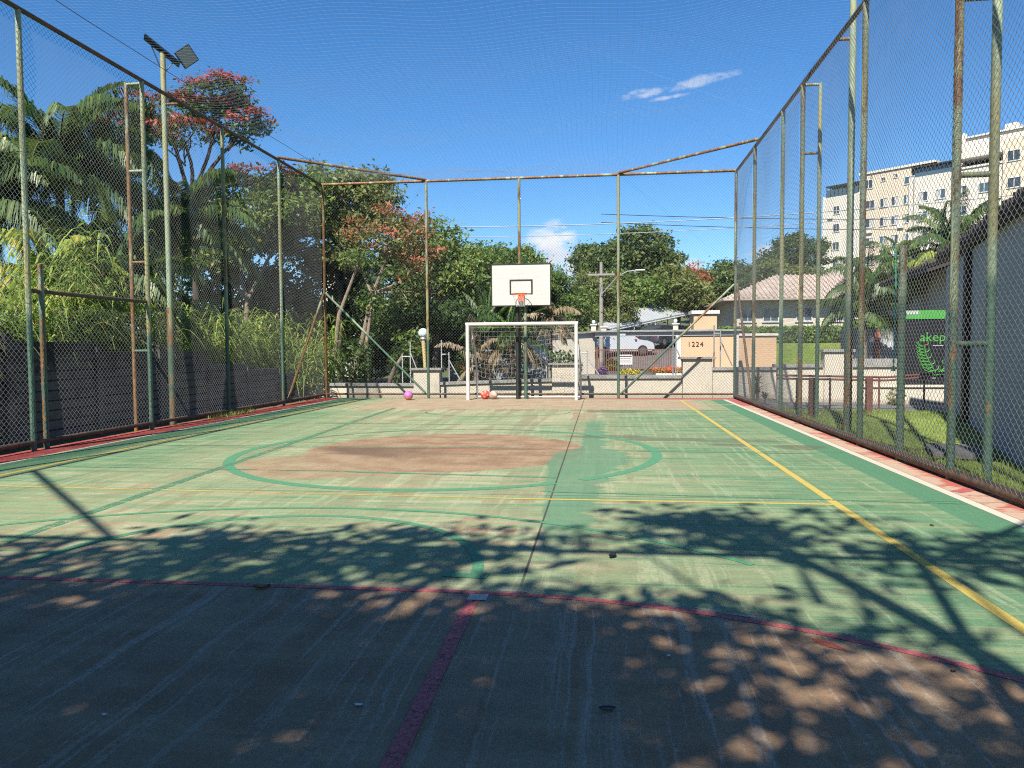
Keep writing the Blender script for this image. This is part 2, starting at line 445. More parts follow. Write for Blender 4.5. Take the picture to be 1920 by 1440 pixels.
# green coverage: more towards the sides, less in the middle and in front of the goals
side = (x+2.2).abs().ss(1.6, 4.6)
right = x.ss(-.6, 1.2)
cover = .062 + streakx*.62 + streakx2*.30 + (fine-.5)*.22 + (big-.5)*.35 + side*.10 + right*.045 + (x+5.5).ss(0., -1.2)*.06
cover = cover - y.ss(15.5, 17.5)*.10
thin = t.mix(streakx2.ss(.3, .7), (.185, .315, .140), (.325, .440, .225))
strong = t.mix(med.ss(.3, .7), (.075, .245, .115), (.125, .315, .155))
c = t.mix(cover.ss(.438, .55)*.80, c, thin)
c = t.mix((cover+(streakx2-.5)*.5).ss(.60, .70)*.85, c, strong)
c = t.mix(stripe3.ss(.56, .60)*.38*(patchy+(fine-.5)*.5).ss(.35, .6), c, pale)
c = t.mix((stripe4+(fine-.5)*.3).ss(.62, .70)*.25, c, pale)
c = t.mix((t.noise(t.vec(x*1.2+11, y*2.2), 1.7, 6, .7)+(streakx2-.5)*.4).ss(.56, .72)*.45, c, (.27, .195, .11))
# bare jump circle in the middle
ring = (((x+2.15)/1.95)*((x+2.15)/1.95) + ((y-10.2)/1.95)*((y-10.2)/1.95)).sqrt()
bare = t.mix((med+(streakx-.5)*.5).ss(.35, .68), (.335, .205, .108), (.46, .315, .185))
c = t.mix((ring+(med-.5)*.10).ss(.97, 1.0, 1., 0.), c, bare)
sl = ((((x+3.35)/1.35)*((x+3.35)/1.35) + ((y-8.7)/1.1)*((y-8.7)/1.1)).sqrt() + (patchy-.5)*.9)
c = t.mix(sl.ss(.75, 1.0, .8, 0.), c, t.mix(med.ss(.3, .7), (.36, .235, .13), (.48, .34, .20)))
# damp brown stain against the halfway joint
st = (((x+2.55)/1.55)*((x+2.55)/1.55) + ((y-10.30)/1.0)*((y-10.30)/1.0)).sqrt() + (med-.5)*.15
stm = st.ss(.70, 1.02, 1., 0.)*y.ss(10.27, 10.29, 1., 0.)*x.ss(-1.4, -3.4)
c = t.mix(stm*.9, c, (.17, .105, .062))
# green spill along the lengthways joint
edge = (t.noise(t.vec(x*.2, y*1.4), 2.2, 5, .7)-.5)
wsp = y.ss(5.0, 8.4, .15, .32) + y.ss(8.2, 9.3, 0., .18) - y.ss(9.9, 10.6, 0., .34)
sp = (x+.28 - edge*.55 - y.ss(8, 10)*.16).abs() - wsp - edge*.35
c = t.mix(sp.ss(-.02, .03, 1., 0.)*y.ss(4.6, 6.0)*y.ss(13.5, 15.5, 1., 0.)*(fine*.5+.55)*.95, c, (.105, .29, .155))
# solid green side bands
c = t.mix(x.ss(2.86, 2.90)*(med+fine).ss(.55, .8, .80, 1.), c, (.085, .265, .135))
c = t.mix((x+wob*.08).ss(-7.02, -6.98, 1., 0.)*(med+fine).ss(.55, .8, .80, 1.), c, (.085, .235, .115))
# bare areas in front of both goals
def dzone(yc, r):
    d = ((x+2.2).abs()-1.45).max(0.); e = (y-yc).abs(); return (d*d+e*e).sqrt()-r
brown = t.mix((med+(streakx-.5)*.6).ss(.35, .68), (.315, .185, .100), (.455, .295, .168))
brown = t.mix(bandm*.22*(stripe2).ss(.3, .5), brown, (.46, .37, .25))
brown = t.mix((stripe3+(fine-.5)*.15).ss(.56, .61)*.42, brown, (.52, .45, .36)); brown = t.mix((stripe4+(fine-.5)*.3).ss(.58, .64)*.45, brown, (.56, .49, .40))
brown = t.mix((t.noise(t.vec(x*2, y*2), 1.3, 6, .7)).ss(.52, .70)*.5, brown, (.20, .115, .06))
c = t.mix((dzone(.25, 3.93)).ss(-.03, .02, 1., 0.), c, brown)
far = (y.ss(16.9, 17.6) + (streakx-.5)*1.2).ss(.35, .65)*(x.ss(2.3, 2.6, 1., 0.))*(x.ss(-6.6, -5.2))
c = t.mix(far*.9, c, t.mix((streakx2+(med-.5)*.4).ss(.35, .65), (.43, .30, .18), (.58, .46, .31)))
# scuffed red and white margins
redw = (med+(streakx2-.5)*.7 + (big-.5)*.8 + x.ss(3.42, 3.62, -.06, .14)).ss(.50, .60)
redm = t.mix(redw, (.66, .46, .33), t.mix(fine.ss(.3, .7), (.60, .11, .075), (.55, .16, .12)))
redm = t.mix(y.ss(18.0, 18.6)*.85, redm, (.50, .085, .085))
c = t.mix(x.ss(3.33, 3.345), c, redm)
c = t.mix(x.ss(-7.555, -7.535, 1., 0.), c, t.mix((med+(fine-.5)*.5).ss(.4, .6), (.42, .045, .045), (.50, .10, .08)))
c = t.mix(y.ss(20.45, 20.5)*x.ss(-2., 2.5), c, (.52, .16, .13))
# puddle stains
def spot(cx, cy, rx, ry):
    d = (((x-cx)/rx)*((x-cx)/rx) + ((y-cy)/ry)*((y-cy)/ry)).sqrt() + (med-.5)*.8
    return d.ss(.7, 1.05, 1., 0.)
sp = spot(.95, 11.6, .75, .28).max(spot(1.95, 11.45, .8, .22)).max(spot(2.75, 10.75, .42, .30)).max(spot(1.9, 10.95, .35, .2)).max(spot(.1, 11.9, .7, .25)).max(spot(.4, 16.6, .9, .35))
c = t.mix(sp*.62, c, (.12, .125, .075))
# joints and cracks
def line(d, w, a): return (d + (fine-.5)*.004).abs().ss(w, w*1.8, a, 0.)
jt = line(x+.475, .0055, .9)*y.ss(4.15, 4.6, .12, 1.)
jt = jt.max(line(y-10.30, .006, .75)).max(line(y-7.08-wob*.25, .006, .7)).max(line(y-13.7, .007, .6)).max(line(y-16.9, .007, .5))
c = t.mix(jt, c, (.05, .045, .035))
c = t.mix((fine*.6+grit*.4).ss(.35, .65), t.mix(.10, c, (.05, .04, .03)), t.mix(.05, c, (.9, .85, .75)))
pit = t.noise(t.vec(x, y), 95, 4, .75)
c = t.mix(pit.ss(.60, .72)*.35, c, (.10, .075, .05)); c = t.mix(pit.ss(.40, .30)*.22, c, (.75, .68, .55))
c = t.mix(.37, c, (.012, .010, .008))
rough = (med+fine*.4).ss(.4, .9, .62, .88)
setb(t, b, c, rough, bump=(grit*.5+fine*.5+pit*.6+jt*-2.), bs=.5, bd=.006, spec=.3); M['court'] = m

def line_paint(name, col, worn, col2=None):
    """line paint rubbed through to the slab in places"""
    m, t, b = material(name); x, y, z = t.pos()
    med = t.noise(t.vec(x, y), 3.1, 5, .65); fine = t.noise(t.vec(x, y), 42, 3, .7); sx_ = t.noise(t.vec(x*.5, y*5), 2.2, 4, .6)
    c = t.mix(.32, t.mix(fine.ss(.35, .65), col, col2 or tuple(v*.8 for v in col)), (.012, .010, .008))
    setb(t, b, c, .7, spec=.3)
    tr = t.new('ShaderNodeBsdfTransparent'); mx = t.new('ShaderNodeMixShader')
    a = (med*.5 + sx_*.5 + (fine-.5)*.5).ss(.30+worn, .42+worn, 1., 0.) if worn < 0 else (med*.45+sx_*.45+(fine-.5)*.5).ss(worn, worn+.14)
    t.link(a, mx.inputs[0]); t.link(tr.outputs[0], mx.inputs[1]); t.link(b.outputs[0], mx.inputs[2])
    t.link(mx.outputs[0], m.node_tree.nodes['Material Output'].inputs[0]); M[name] = m
line_paint('line_yellow', (.68, .50, .10), .22, (.58, .45, .12))
line_paint('line_yellow_worn', (.64, .52, .16), .31)
line_paint('line_green', (.095, .30, .155), .20, (.12, .33, .18))
line_paint('line_green_worn', (.13, .34, .19), .36)
line_paint('line_red', (.50, .09, .10), .27, (.58, .19, .19))
line_paint('line_red_edge', (.62, .52, .48), .42)
line_paint('line_white', (.74, .66, .54), .20, (.68, .58, .46))
line_paint('line_red_worn', (.52, .12, .08), .36)
rng = np.random.default_rng(7); random.seed(7)
# ================================================================== THE SETTING
XL, XR, YF, YN, ZT = -8.0, 3.62, 20.9, -0.62, 6.15
# ground sheet to the horizon
xs = np.unique(np.concatenate([np.linspace(-2500, -60, 18), np.linspace(-60, 60, 61), np.linspace(60, 2500, 18)]))
ys = np.unique(np.concatenate([np.linspace(-2500, -40, 14), np.linspace(-40, 160, 101), np.linspace(160, 3500, 20)]))
GX, GY = np.meshgrid(xs, ys); GZ = terr(GX, GY) - .08
V = np.stack([GX, GY, GZ], -1).reshape(-1, 3); nx = len(xs)
ii = (np.arange(len(ys)-1)[:, None]*nx + np.arange(nx-1)[None]).ravel()
o = obj('ground', V, np.stack([ii, ii+1, ii+1+nx, ii+nx], 1), M['hill'], smooth=True); tag(o, kind='structure')

# street behind the boundary wall, with kerb
o = BX(-60, 60, 25.5, 36, -.3, -.07).build('road', M['tarmac']); tag(o, kind='structure')
o = BX(-60, 60, 22.3, 25.35, -.3, .03).build('pavement', M['paving']); tag(o, kind='structure')
BX(-60, 60, 25.35, 25.5, -.3, .045).build('kerb', M['coping'], o)
# driveway climbing behind the gate
dv = []; df = []
for i in range(12):
    yy = 36 + i*2.6; dv += [(-1.4, yy, float(terr(-1.4, yy))+.015 - (.06 if i == 0 else 0)), (6.6+max(0, i-4)*.4, yy, float(terr(6.6, yy))+.015 - (.06 if i == 0 else 0))]
    if i: k = 2*i; df.append((k-2, k-1, k+1, k))
o = MB().add(dv, df).build('driveway', M['paving']); tag(o, kind='structure')

# court slab
cf = BX(-8.12, 3.75, -1.2, 21.15, -.14, 0).build('court_floor', M['court']); tag(cf, kind='structure')

# lawn beyond the right fence, and paving at its end
lx = np.linspace(3.76, 12.5, 36); ly = np.linspace(-2, 17.2, 60); LX, LY = np.meshgrid(lx, ly)
def lawn_z(x, y): return -.045 + .05*np.sin(x*1.1+.3)*np.sin(y*.7) + .22*np.exp(-((x-5.9)/1.5)**2-((y-14.3)/2.0)**2)*sstep(3.8, 5.0, x)
V = np.stack([LX, LY, lawn_z(LX, LY)], -1).reshape(-1, 3)
ii = (np.arange(59)[:, None]*36 + np.arange(35)[None]).ravel()
lawn = obj('lawn', V, np.stack([ii, ii+1, ii+37, ii+36], 1), M['lawn'], smooth=True); tag(lawn, kind='structure')
o = BX(3.76, 12.5, 17.2, 21.7, -.3, -.045).build('paved_path', M['paving']); tag(o, kind='structure')

# ---- painted markings: thin sheets on the slab
def strip(name, pts, w, mat, z=.004, label=None):
    z = .0012+z*.13
    P = np.array(pts, float); n = len(P); V = []
    for i in range(n):
        t_ = P[min(i+1, n-1)]-P[max(i-1, 0)]; t_ /= np.linalg.norm(t_); nn = np.array([-t_[1], t_[0]])
        ww = w[i] if isinstance(w, (list, tuple, np.ndarray)) else w
        V += [(*(P[i]-nn*ww/2), z), (*(P[i]+nn*ww/2), z)]
    o = obj(name, V, np.array([(2*i, 2*i+2, 2*i+3, 2*i+1) for i in range(n-1)]), M[mat], cf)
    if label: o['label'] = label
    return o
def seg(a, b, n=24): return [(a[0]+(b[0]-a[0])*i/(n-1), a[1]+(b[1]-a[1])*i/(n-1)) for i in range(n)]
def arc(cx, cy, r, a0, a1, n=48, ry=None): return [(cx+r*math.cos(R(a0+(a1-a0)*i/(n-1))), cy+(ry or r)*math.sin(R(a0+(a1-a0)*i/(n-1)))) for i in range(n)]
strip('yellow_line', seg((2.06, -.9), (2.09, 20.3)), .075, 'line_yellow', label='yellow right sideline')
strip('yellow_line', seg((-6.82, -.9), (-6.80, 20.3)), .07, 'line_yellow', label='yellow left sideline')
strip('yellow_line', seg((-.8, 6.88), (2.05, 6.86)), .05, 'line_yellow', z=.008)
strip('yellow_line', seg((-6.75, 7.10), (-.8, 6.88)), .05, 'line_yellow_worn', z=.008)
strip('white_line', seg((3.275, -.9), (3.275, 20.5)), .10, 'line_white')
strip('white_line', seg((-7.49, -.9), (-7.49, 20.5)), .06, 'line_white')
strip('white_line', seg((1.9, 18.55), (3.2, 18.75)), .06, 'line_white')
strip('green_circle_line', arc(-2.1, 10.02, 2.82, 150, 305), .13, 'line_green', z=.008)
strip('green_circle_line', arc(-2.1, 10.02, 2.82, 312, 428, 30), .13, 'line_green', z=.0081)
strip('green_circle_line', arc(-2.1, 10.02, 2.82, 70, 150, 30), .11, 'line_green_worn', z=.008)
strip('green_line', seg((-4.35, 4.3), (-4.95, 17.5), 40), .11, 'line_green_worn', z=.012)
strip('green_arc_line', arc(-2.3, 4.5, 1.52, 0, 180, 44), .075, 'line_green', z=.008)
strip('green_arc_line', arc(-2.25, 2.0, 4.33, 42, 140, 44), .06, 'line_green', z=.0121)
strip('green_arc_line', arc(-2.3, 16.4, 1.6, 180, 360, 40, 1.1), .06, 'line_green_worn', z=.008)
strip('green_line', seg((-6.75, 10.4), (-.7, 10.42)), .07, 'line_green_worn', z=.016)
strip('green_line', seg((.3, 10.22), (2.8, 10.12)), .05, 'line_green_worn', z=.016)
strip('green_line', seg((-6.6, 8.35), (-2.8, 8.28), 20), .05, 'line_green_worn', z=.016)
strip('green_line', seg((-2.9, 8.25), (-.5, 8.05), 20), [.04+.05*math.sin(i*.9)**2 for i in range(20)], 'line_green', z=.0161)
strip('green_line', seg((-.6, 7.25), (3.2, 6.98), 20), .05, 'line_green_worn', z=.016)
strip('green_line', seg((-5.5, 13.8), (2.8, 13.3), 30), .06, 'line_green_worn', z=.016)
strip('green_line', seg((-3.6, 16.95), (2.9, 16.95), 30), .07, 'line_green_worn', z=.016)
strip('red_line', seg((-3.9, 10.30), (-1.5, 10.30), 16), .05, 'line_red_worn', z=.016)
strip('red_line', seg((-1.5, 10.30), (-.45, 10.24), 12), .03, 'line_red_worn', z=.0161)
strip('red_area_line', [(-3.65-3.93*math.sin(R(a)), .25+3.93*math.cos(R(a))) for a in range(85, -1, -5)] + seg((-3.4, 4.18), (-.9, 4.19), 12) +
      [(-.74+3.93*math.sin(R(a)), .25+3.93*math.cos(R(a))) for a in range(0, 86, 4)], .055, 'line_red', z=.008)
strip('white_edge_line', [(-.74+3.985*math.sin(R(a)), .25+3.985*math.cos(R(a))) for a in range(2, 50, 3)], .03, 'line_red_edge', z=.012)
strip('red_centre_line', seg((-.72, 4.12), (-.69, .4), 30), [.072+.004*math.sin(i*2.1) for i in range(30)], 'line_red', z=.012)
strip('white_patch', seg((-.75, 4.10), (-.64, 4.10), 3), .10, 'line_white', z=.016)
strip('red_patch', seg((3.36, 7.55), (3.60, 7.72), 8), .12, 'line_red', z=.012)
strip('green_patch', seg((-.98, 4.50), (-.70, 4.48), 6), .09, 'line_green', z=.020)
strip('red_patch', seg((1.0, 3.66), (1.13, 3.52), 6), [.01, .05, .07, .05, .03, .01], 'line_red_worn', z=.016)

# ================================================================== CHAIN LINK
DIA = .086
def chain_link(name, p0, du, length, z0, z1, nrm, parent, dia=DIA, r=.0025, sag=0.):
    """zigzag wires hooked into each other; du = unit vector along the fence, nrm = unit normal"""
    a = dia/4; nw = int(length/(2*a)); nj = int((z1-z0)/(dia/2))+1
    k = np.arange(nw)[:, None]; j = np.arange(nj)[None]
    sgn = np.where((j+k) % 2 == 0, 1., -1.)
    u = 2*a*k + a + a*sgn*1.03; v = z0 + (z1-z0)*j/(nj-1) + 0*k
    wob_ = .010*np.sin(u*2.1+v*1.3) + .012*np.sin(u*.9-v*2.3+1)
    bow = sag*np.sin(np.clip((v-z0)/(z1-z0), 0, 1)*np.pi*3)*np.sin(np.pi*u/length)
    wv = np.where(sgn > 0, .0022, -.0022) + wob_ + bow
    du = np.array(du, float); nrm = np.array(nrm, float)
    C = np.array(p0, float)[None, None]+u[..., None]*du + wv[..., None]*nrm
    C[..., 2] += v
    # triangular wire section (edges along fence, up-normal)
    offs = [nrm*r, -nrm*r*.5 + du*r*.87, -nrm*r*.5 - du*r*.87]
    V = np.stack([C+o_ for o_ in offs], 2)                      # nw, nj, 3, 3
    idx = np.arange(nw*nj*3).reshape(nw, nj, 3)
    F = []
    for s_ in range(3):
        q = (s_+1) % 3
        F.append(np.stack([idx[:, :-1, s_], idx[:, :-1, q], idx[:, 1:, q], idx[:, 1:, s_]], -1).reshape(-1, 4))
    return obj(name, V.reshape(-1, 3), np.concatenate(F), M['wire'], parent, kind='stuff', smooth=True)
def link_plain(name, p0, du, length, z0, z1, nrm, parent, dia=DIA, r=.0019):
    """the same diamonds as straight wires, for the stretches behind the camera"""
    du = np.array(du, float); nrm = np.array(nrm, float); h = z1-z0; V = []; F = []
    for sg in (1, -1):
        for u0 in np.arange(-h if sg > 0 else 0, length if sg > 0 else length+h, dia):
            ua, ub = u0, u0+sg*h; va, vb = z0, z1
            lo, hi = 0, length
            def cl(u_, v_): return u_, v_
            pts = []
            for tt in sorted({0., 1., *[(q-ua)/(ub-ua) for q in (lo, hi)]}):
                if 0 <= tt <= 1 and lo-1e-6 <= ua+(ub-ua)*tt <= hi+1e-6: pts.append((ua+(ub-ua)*tt, va+(vb-va)*tt))
            if len(pts) < 2: continue
            (a0, b0), (a1, b1) = pts[0], pts[-1]
            A = np.array(p0)+du*a0+nrm*.002*sg; A[2] += b0; B = np.array(p0)+du*a1+nrm*.002*sg; B[2] += b1
            o_ = len(V)
            for P in (A, B): V += [P+nrm*r, P-nrm*r*.5+du*r*.87, P-nrm*r*.5-du*r*.87]
            F += [(o_, o_+1, o_+4, o_+3), (o_+1, o_+2, o_+5, o_+4), (o_+2, o_, o_+3, o_+5)]
    return obj(name, np.array(V), np.array(F), M['wire'], parent, kind='stuff')

PR = .038
def post(parent, x, y, z1, mat='post_pale', r=PR, z0=-.1, name='post'):
    return TB([(x, y, z0), (x, y, (z0+z1)/2), (x, y, z1)], r, 12).build(name, M[mat], parent, smooth=True)
def bar(parent, a, b, r, mat, name, n=10): return TB([a, tuple((np.array(a)+np.array(b))/2), b], r, n).build(name, M[mat], parent, smooth=True)
def ties(parent, x, y, z0, z1, nrm, du):
    """wire loops that lash the mesh to a post"""
    mb = MB()
    for z_ in np.arange(z0+.3, z1, .42):
        q = PR+.003; pts = [(x+q*math.cos(a), y+q*math.sin(a), z_+.012*math.sin(a*.5)) for a in np.linspace(0, 2*math.pi, 9)]
        mb.tube(pts, .0022, 4)
    mb.build('tie_wire', M['wire'], parent, kind='stuff')

# ---- left fence
fl = thing('court_fence', (XL, 8, 0), 'long green chain-link fence in front of the dark plank wall', 'fence')
LY_ = [1.3, 4.1, 6.9, 9.66, 12.46, 15.25, 18.05]
mats = ['post_pale', 'post_pale', 'post_pale', 'post_pale', 'post_pale', 'post_mid', 'post_pale']
for yy, mm in zip(LY_, mats): post(fl, XL, yy, ZT-.02, mm)
for yy in LY_[3:]: ties(fl, XL, yy, .1, 6, (1, 0, 0), (0, 1, 0))
bar(fl, (XL, YN, ZT), (XL, YF, ZT), .036, 'rail_brown', 'top_rail')
bar(fl, (XL, YN, .13), (XL, YF, .11), .034, 'rail_brown', 'bottom_rail')
# outer prop with rungs, gate post and header
post(fl, XL-.30, 12.46, 6.12, 'post_rusty', .034, name='prop_post')
for zz, mm in ((6.09, 'post_pale'), (4.58, 'post_pale'), (2.98, 'rail_rust'), (1.41, 'post_pale')): bar(fl, (XL-.30, 12.46, zz), (XL-.03, 12.46, zz), .026, mm, 'rung')
post(fl, XL-.012, 9.92, 2.66, 'post_mid', .040, name='gate_post')
bar(fl, (XL-.02, 9.66, 2.27), (XL-.02, 12.46, 2.28), .030, 'rail_brown', 'gate_header')
bar(fl, (XL+.02, 18.3, .16), (XL+.03, YF-.05, 3.02), .032, 'post_rusty', 'brace')
bar(fl, (XL-.32, 13.72, 6.15), (XL, 13.72, 6.15), .026, 'rail_rust', 'rung')
ys_ = [5.2, 6.9, 9.66, 12.46, 15.25, 18.05, YF-.03]
for a, b_ in zip(ys_[:-1], ys_[1:]): chain_link('chain_link', (XL, a, 0), (0, 1, 0), b_-a, .13, ZT, (1, 0, 0), fl, sag=.012)
link_plain('chain_link', (XL, YN, 0), (0, 1, 0), 5.2-YN, .13, ZT, (1, 0, 0), fl)

# ---- right fence
fr = thing('court_fence', (XR, 8, 0), 'long green chain-link fence beside the lawn', 'fence')
RY_ = [2.3, 5.2, 8.25, 11.02, 14.25, 15.75, 18.5]
mats = ['post_mid', 'post_mid', 'post_mid', 'post_mid', 'post_mid', 'post_pale', 'post_mid']
for yy, mm in zip(RY_, mats): post(fr, XR, yy, ZT-.02, mm, .042)
for yy in RY_[2:]: ties(fr, XR, yy, .1, 6, (1, 0, 0), (0, 1, 0))
bar(fr, (XR, YN, ZT), (XR, YF, ZT), .036, 'rail_brown', 'top_rail')
bar(fr, (XR, YN, .075), (XR, YF, .075), .055, 'rail_brown', 'bottom_rail', 14)
post(fr, XR+.36, 8.25, 6.1, 'post_pale', .046, name='prop_post')
for zz in (1.42, 3.15, 4.92): bar(fr, (XR+.02, 8.25, zz), (XR+.36, 8.25, zz), .030, 'post_mid', 'rung')
post(fr, XR+.30, 14.25, 6.14, 'post_pale', .036, name='prop_post')
for zz in (6.12, 4.9): bar(fr, (XR+.02, 14.25, zz), (XR+.30, 14.25, zz), .026, 'rail_rust', 'rung')
post(fr, XR+.012, 9.62, 2.62, 'post_mid', .046, name='gate_post')
bar(fr, (XR, 12.32, 6.15), (XR+.22, 12.32, 6.15), .026, 'rail_rust', 'rung')
bar(fr, (XR+.02, 18.75, .1), (XR+.02, YF-.04, 3.1), .032, 'post_rusty', 'brace')
ys_ = [3.9, 5.2, 8.25, 11.02, 14.25, 15.75, 18.5, YF-.03]
for a, b_ in zip(ys_[:-1], ys_[1:]): chain_link('chain_link', (XR-.045, a, 0), (0, 1, 0), b_-a, .09, ZT, (-1, 0, 0), fr, sag=.012)
link_plain('chain_link', (XR-.045, YN, 0), (0, 1, 0), 3.9-YN, .09, ZT, (-1, 0, 0), fr)

# ---- far fence behind the goal
fb = thing('court_fence', (-2.2, YF, 0), 'chain-link fence behind the goal and the backboard', 'fence')
BX_ = [XL+.05, -4.92, -2.28, .46, XR-.02]
for xx, mm in zip(BX_, ['post_rusty', 'post_mid', 'post_mid', 'post_mid', 'post_mid']): post(fb, xx, YF, ZT-.02, mm, .040)
bar(fb, (XL, YF, ZT), (XR, YF, ZT), .040, 'rail_rust', 'top_rail')
bar(fb, (XL, YF, .13), (XR, YF, .13), .030, 'rail_brown', 'bottom_rail')
bar(fb, (XL+.08, YF-.02, 3.05), (-5.0, YF-.03, .16), .032, 'post_pale', 'brace')
bar(fb, (XR-.06, YF-.02, 3.1), (.53, YF-.03, .14), .032, 'post_mid', 'brace')
bar(fb, (XL+.02, 17.95, ZT+.04), (-4.92, YF, ZT+.04), .036, 'rail_rust', 'corner_rail')
bar(fb, (XR-.02, 18.0, ZT+.04), (.46, YF, ZT+.04), .036, 'rail_rust', 'corner_rail')
for a, b_ in zip(BX_[:-1], BX_[1:]): chain_link('chain_link', (a, YF+.045, 0), (1, 0, 0), b_-a, .13, ZT, (0, -1, 0), fb)

# ---- near fence behind the camera
fn = thing('court_fence', (-2.2, YN, 0), 'chain-link fence closing the near end behind the viewer', 'fence')
for xx in [XL+.05, -5.0, -2.2, .72, XR-.02]: post(fn, xx, YN, ZT-.02, 'post_mid', .042)
bar(fn, (XL, YN, ZT), (XR, YN, ZT), .040, 'rail_rust', 'top_rail')
bar(fn, (XL, YN, .13), (XR, YN, .13), .030, 'rail_brown', 'bottom_rail')
bar(fn, (XL, 2.25, ZT+.04), (-5.0, YN, ZT+.04), .036, 'rail_rust', 'corner_rail')
bar(fn, (XR, 2.1, ZT+.04), (.85, YN, ZT+.04), .036, 'rail_rust', 'corner_rail')
link_plain('chain_link', (XL+.05, YN-.045, 0), (1, 0, 0), XR-XL-.08, .13, ZT, (0, 1, 0), fn)

# ---- net over the court
def net_z(x, y):
    u = (x-XL)/(XR-XL); v = (y-YN)/(YF-YN)
    e = np.clip(np.minimum(np.minimum(u, 1-u)*(XR-XL), np.minimum(v, 1-v)*(YF-YN))/2.4, 0, 1)
    return ZT + .06 - .34*sstep(0, 1, e)*(np.sin(np.pi*u)**.6) - .05*np.sin(y*1.9+.4*x)*e - .035*np.sin(x*2.3-.6*y)*e
V = []; F = []; cell = .105; rr_ = .0011
def cords(lines):
    """list of (n,3) polylines -> triangular cords"""
    V, F, o_ = [], [], 0
    for P in lines:
        n = len(P); t_ = np.gradient(P, axis=0); t_ /= np.linalg.norm(t_, axis=1)[:, None]
        a = np.cross(t_, (0, 0, 1.)); a /= (np.linalg.norm(a, axis=1)[:, None]+1e-9); b_ = np.cross(t_, a)
        W = np.stack([P+b_*rr_, P-b_*rr_*.5+a*rr_*.87, P-b_*rr_*.5-a*rr_*.87], 1).reshape(-1, 3); V.append(W)
        i = o_+3*np.arange(n-1)
        for s_ in range(3): q = (s_+1) % 3; F.append(np.stack([i+s_, i+q, i+3+q, i+3+s_], 1))
        o_ += 3*n
    return np.concatenate(V), np.concatenate(F)
lines = []
for yy in np.arange(YN+.05, YF, cell):
    xx = np.linspace(XL, XR, 46); jj = .02*np.sin(xx*1.7+yy*3)
    lines.append(np.stack([xx, yy+jj, net_z(xx, yy)], 1))
for xx0 in np.arange(XL+.05, XR, cell):
    yy = np.linspace(YN, YF, 84); jj = .03*np.sin(yy*1.1+xx0*2)
    lines.append(np.stack([xx0+jj, yy, net_z(xx0+jj, yy)], 1))
nt_ = thing('roof_net', (-2.2, 10, ZT), 'fine pale cord net stretched over the whole court', 'net')
Vn, Fn = cords(lines); obj('netting', Vn, Fn, M['net_cord'], nt_, kind='stuff')
for xx in (XL+.75,):
    TB([(xx, YN, ZT+.04), (xx+.05, 5, ZT-.02), (xx, 10, ZT-.05), (xx-.03, 15, ZT-.02), (xx, YF, ZT+.04)], .005, 5).build('support_cable', M['cable'], nt_)

# ================================================================== COURT FURNITURE
# goal
GY_ = 20.28; gl, gr_, gz = -3.66, -.68, 2.08
gt = thing('football_goal', (-2.17, GY_, 0), 'white metal goal with net below the backboard', 'goal')
for xx in (gl, gr_): TB([(xx, GY_, 0), (xx, GY_, 1), (xx, GY_, gz)], .052, 14).build('goal_post', M['white_paint'], gt, smooth=True)
TB([(gl-.05, GY_, gz), (-2.17, GY_, gz), (gr_+.05, GY_, gz)], .05, 14).build('crossbar', M['white_paint'], gt, smooth=True)
for xx in (gl+.03, gr_-.03):
    TB([(xx, GY_+.02, gz-.02), (xx+.02, GY_+.42, gz-.10), (xx+.12, GY_+.55, .95), (xx+.14, GY_+.56, 0)], .028, 10).build('back_stay', M['white_paint'], gt, smooth=True)
TB([(gl+.17, GY_+.56, .05), (gr_+.11, GY_+.56, .05)], .02, 8).build('ground_bar', M['white_paint'], gt, smooth=True)
rr_ = .0018
lines = []
def gnet(u, v):   # u across 0..1, v down 0..1
    xx = gl+.04+(gr_-gl-.08)*u
    yy = GY_+.06 + .46*np.minimum(v*6, 1) + .10*np.sin(np.pi*u)*np.sin(np.pi*np.clip(v, 0, 1)) + .025*np.sin(u*17+v*9)
    zz = gz-.05 - np.clip(v*6, 0, 1)*.06 - np.clip((v-.12)/.88, 0, 1)*(1.22+.10*np.sin(u*5)+.06*np.sin(u*13)) - .12*np.sin(np.pi*u)*v
    return np.stack([xx+.02*np.sin(v*14+u*5), yy, zz], -1)
for u in np.linspace(0, 1, 25): lines.append(gnet(np.full(16, u), np.linspace(0, 1, 16)))
for v in np.linspace(0, 1, 13): lines.append(gnet(np.linspace(0, 1, 40), np.full(40, v)))
for sx_, xx in ((1, gl+.05), (-1, gr_-.05)):
    for v in np.linspace(.05, 1, 10): lines.append(np.stack([np.linspace(xx, xx+sx_*.1, 6), np.linspace(GY_+.03, GY_+.5, 6), np.full(6, gz-.05-v*1.7)-.05*np.sin(np.linspace(0, 3.1, 6))], -1))
Vn, Fn = cords(lines); obj('goal_net', Vn, Fn, M['goal_net'], gt, kind='stuff')

# basketball backboard on two poles
BY = 20.52; bx0, bx1, bz0, bz1 = -3.0, -1.40, 2.60, 3.71
bb = thing('basketball_backboard', (-2.2, BY+.2, 0), 'white basketball backboard with black border and orange ring', 'backboard')
board = BX(bx0, bx1, BY, BY+.035, bz0, bz1).build('board', M['board_white'], bb, bevel=.003)
for i in range(1, 6):      # plank joints of the board
    zz = bz0+(bz1-bz0)*i/6; BX(bx0+.02, bx1-.02, BY-.0012, BY, zz-.002, zz+.002).build('board_joint', M['cream'], board)
w = .028
fr_ = MB().box(bx0-w, bx1+w, BY-.012, BY+.05, bz1, bz1+w).box(bx0-w, bx1+w, BY-.012, BY+.05, bz0-w, bz0).box(bx0-w, bx0, BY-.010, BY+.048, bz0, bz1).box(bx1, bx1+w, BY-.010, BY+.048, bz0, bz1)
fr_.build('border', M['black_paint'], bb)
sx0, sx1, sz0, sz1, w = -2.515, -1.875, 2.895, 3.305, .045
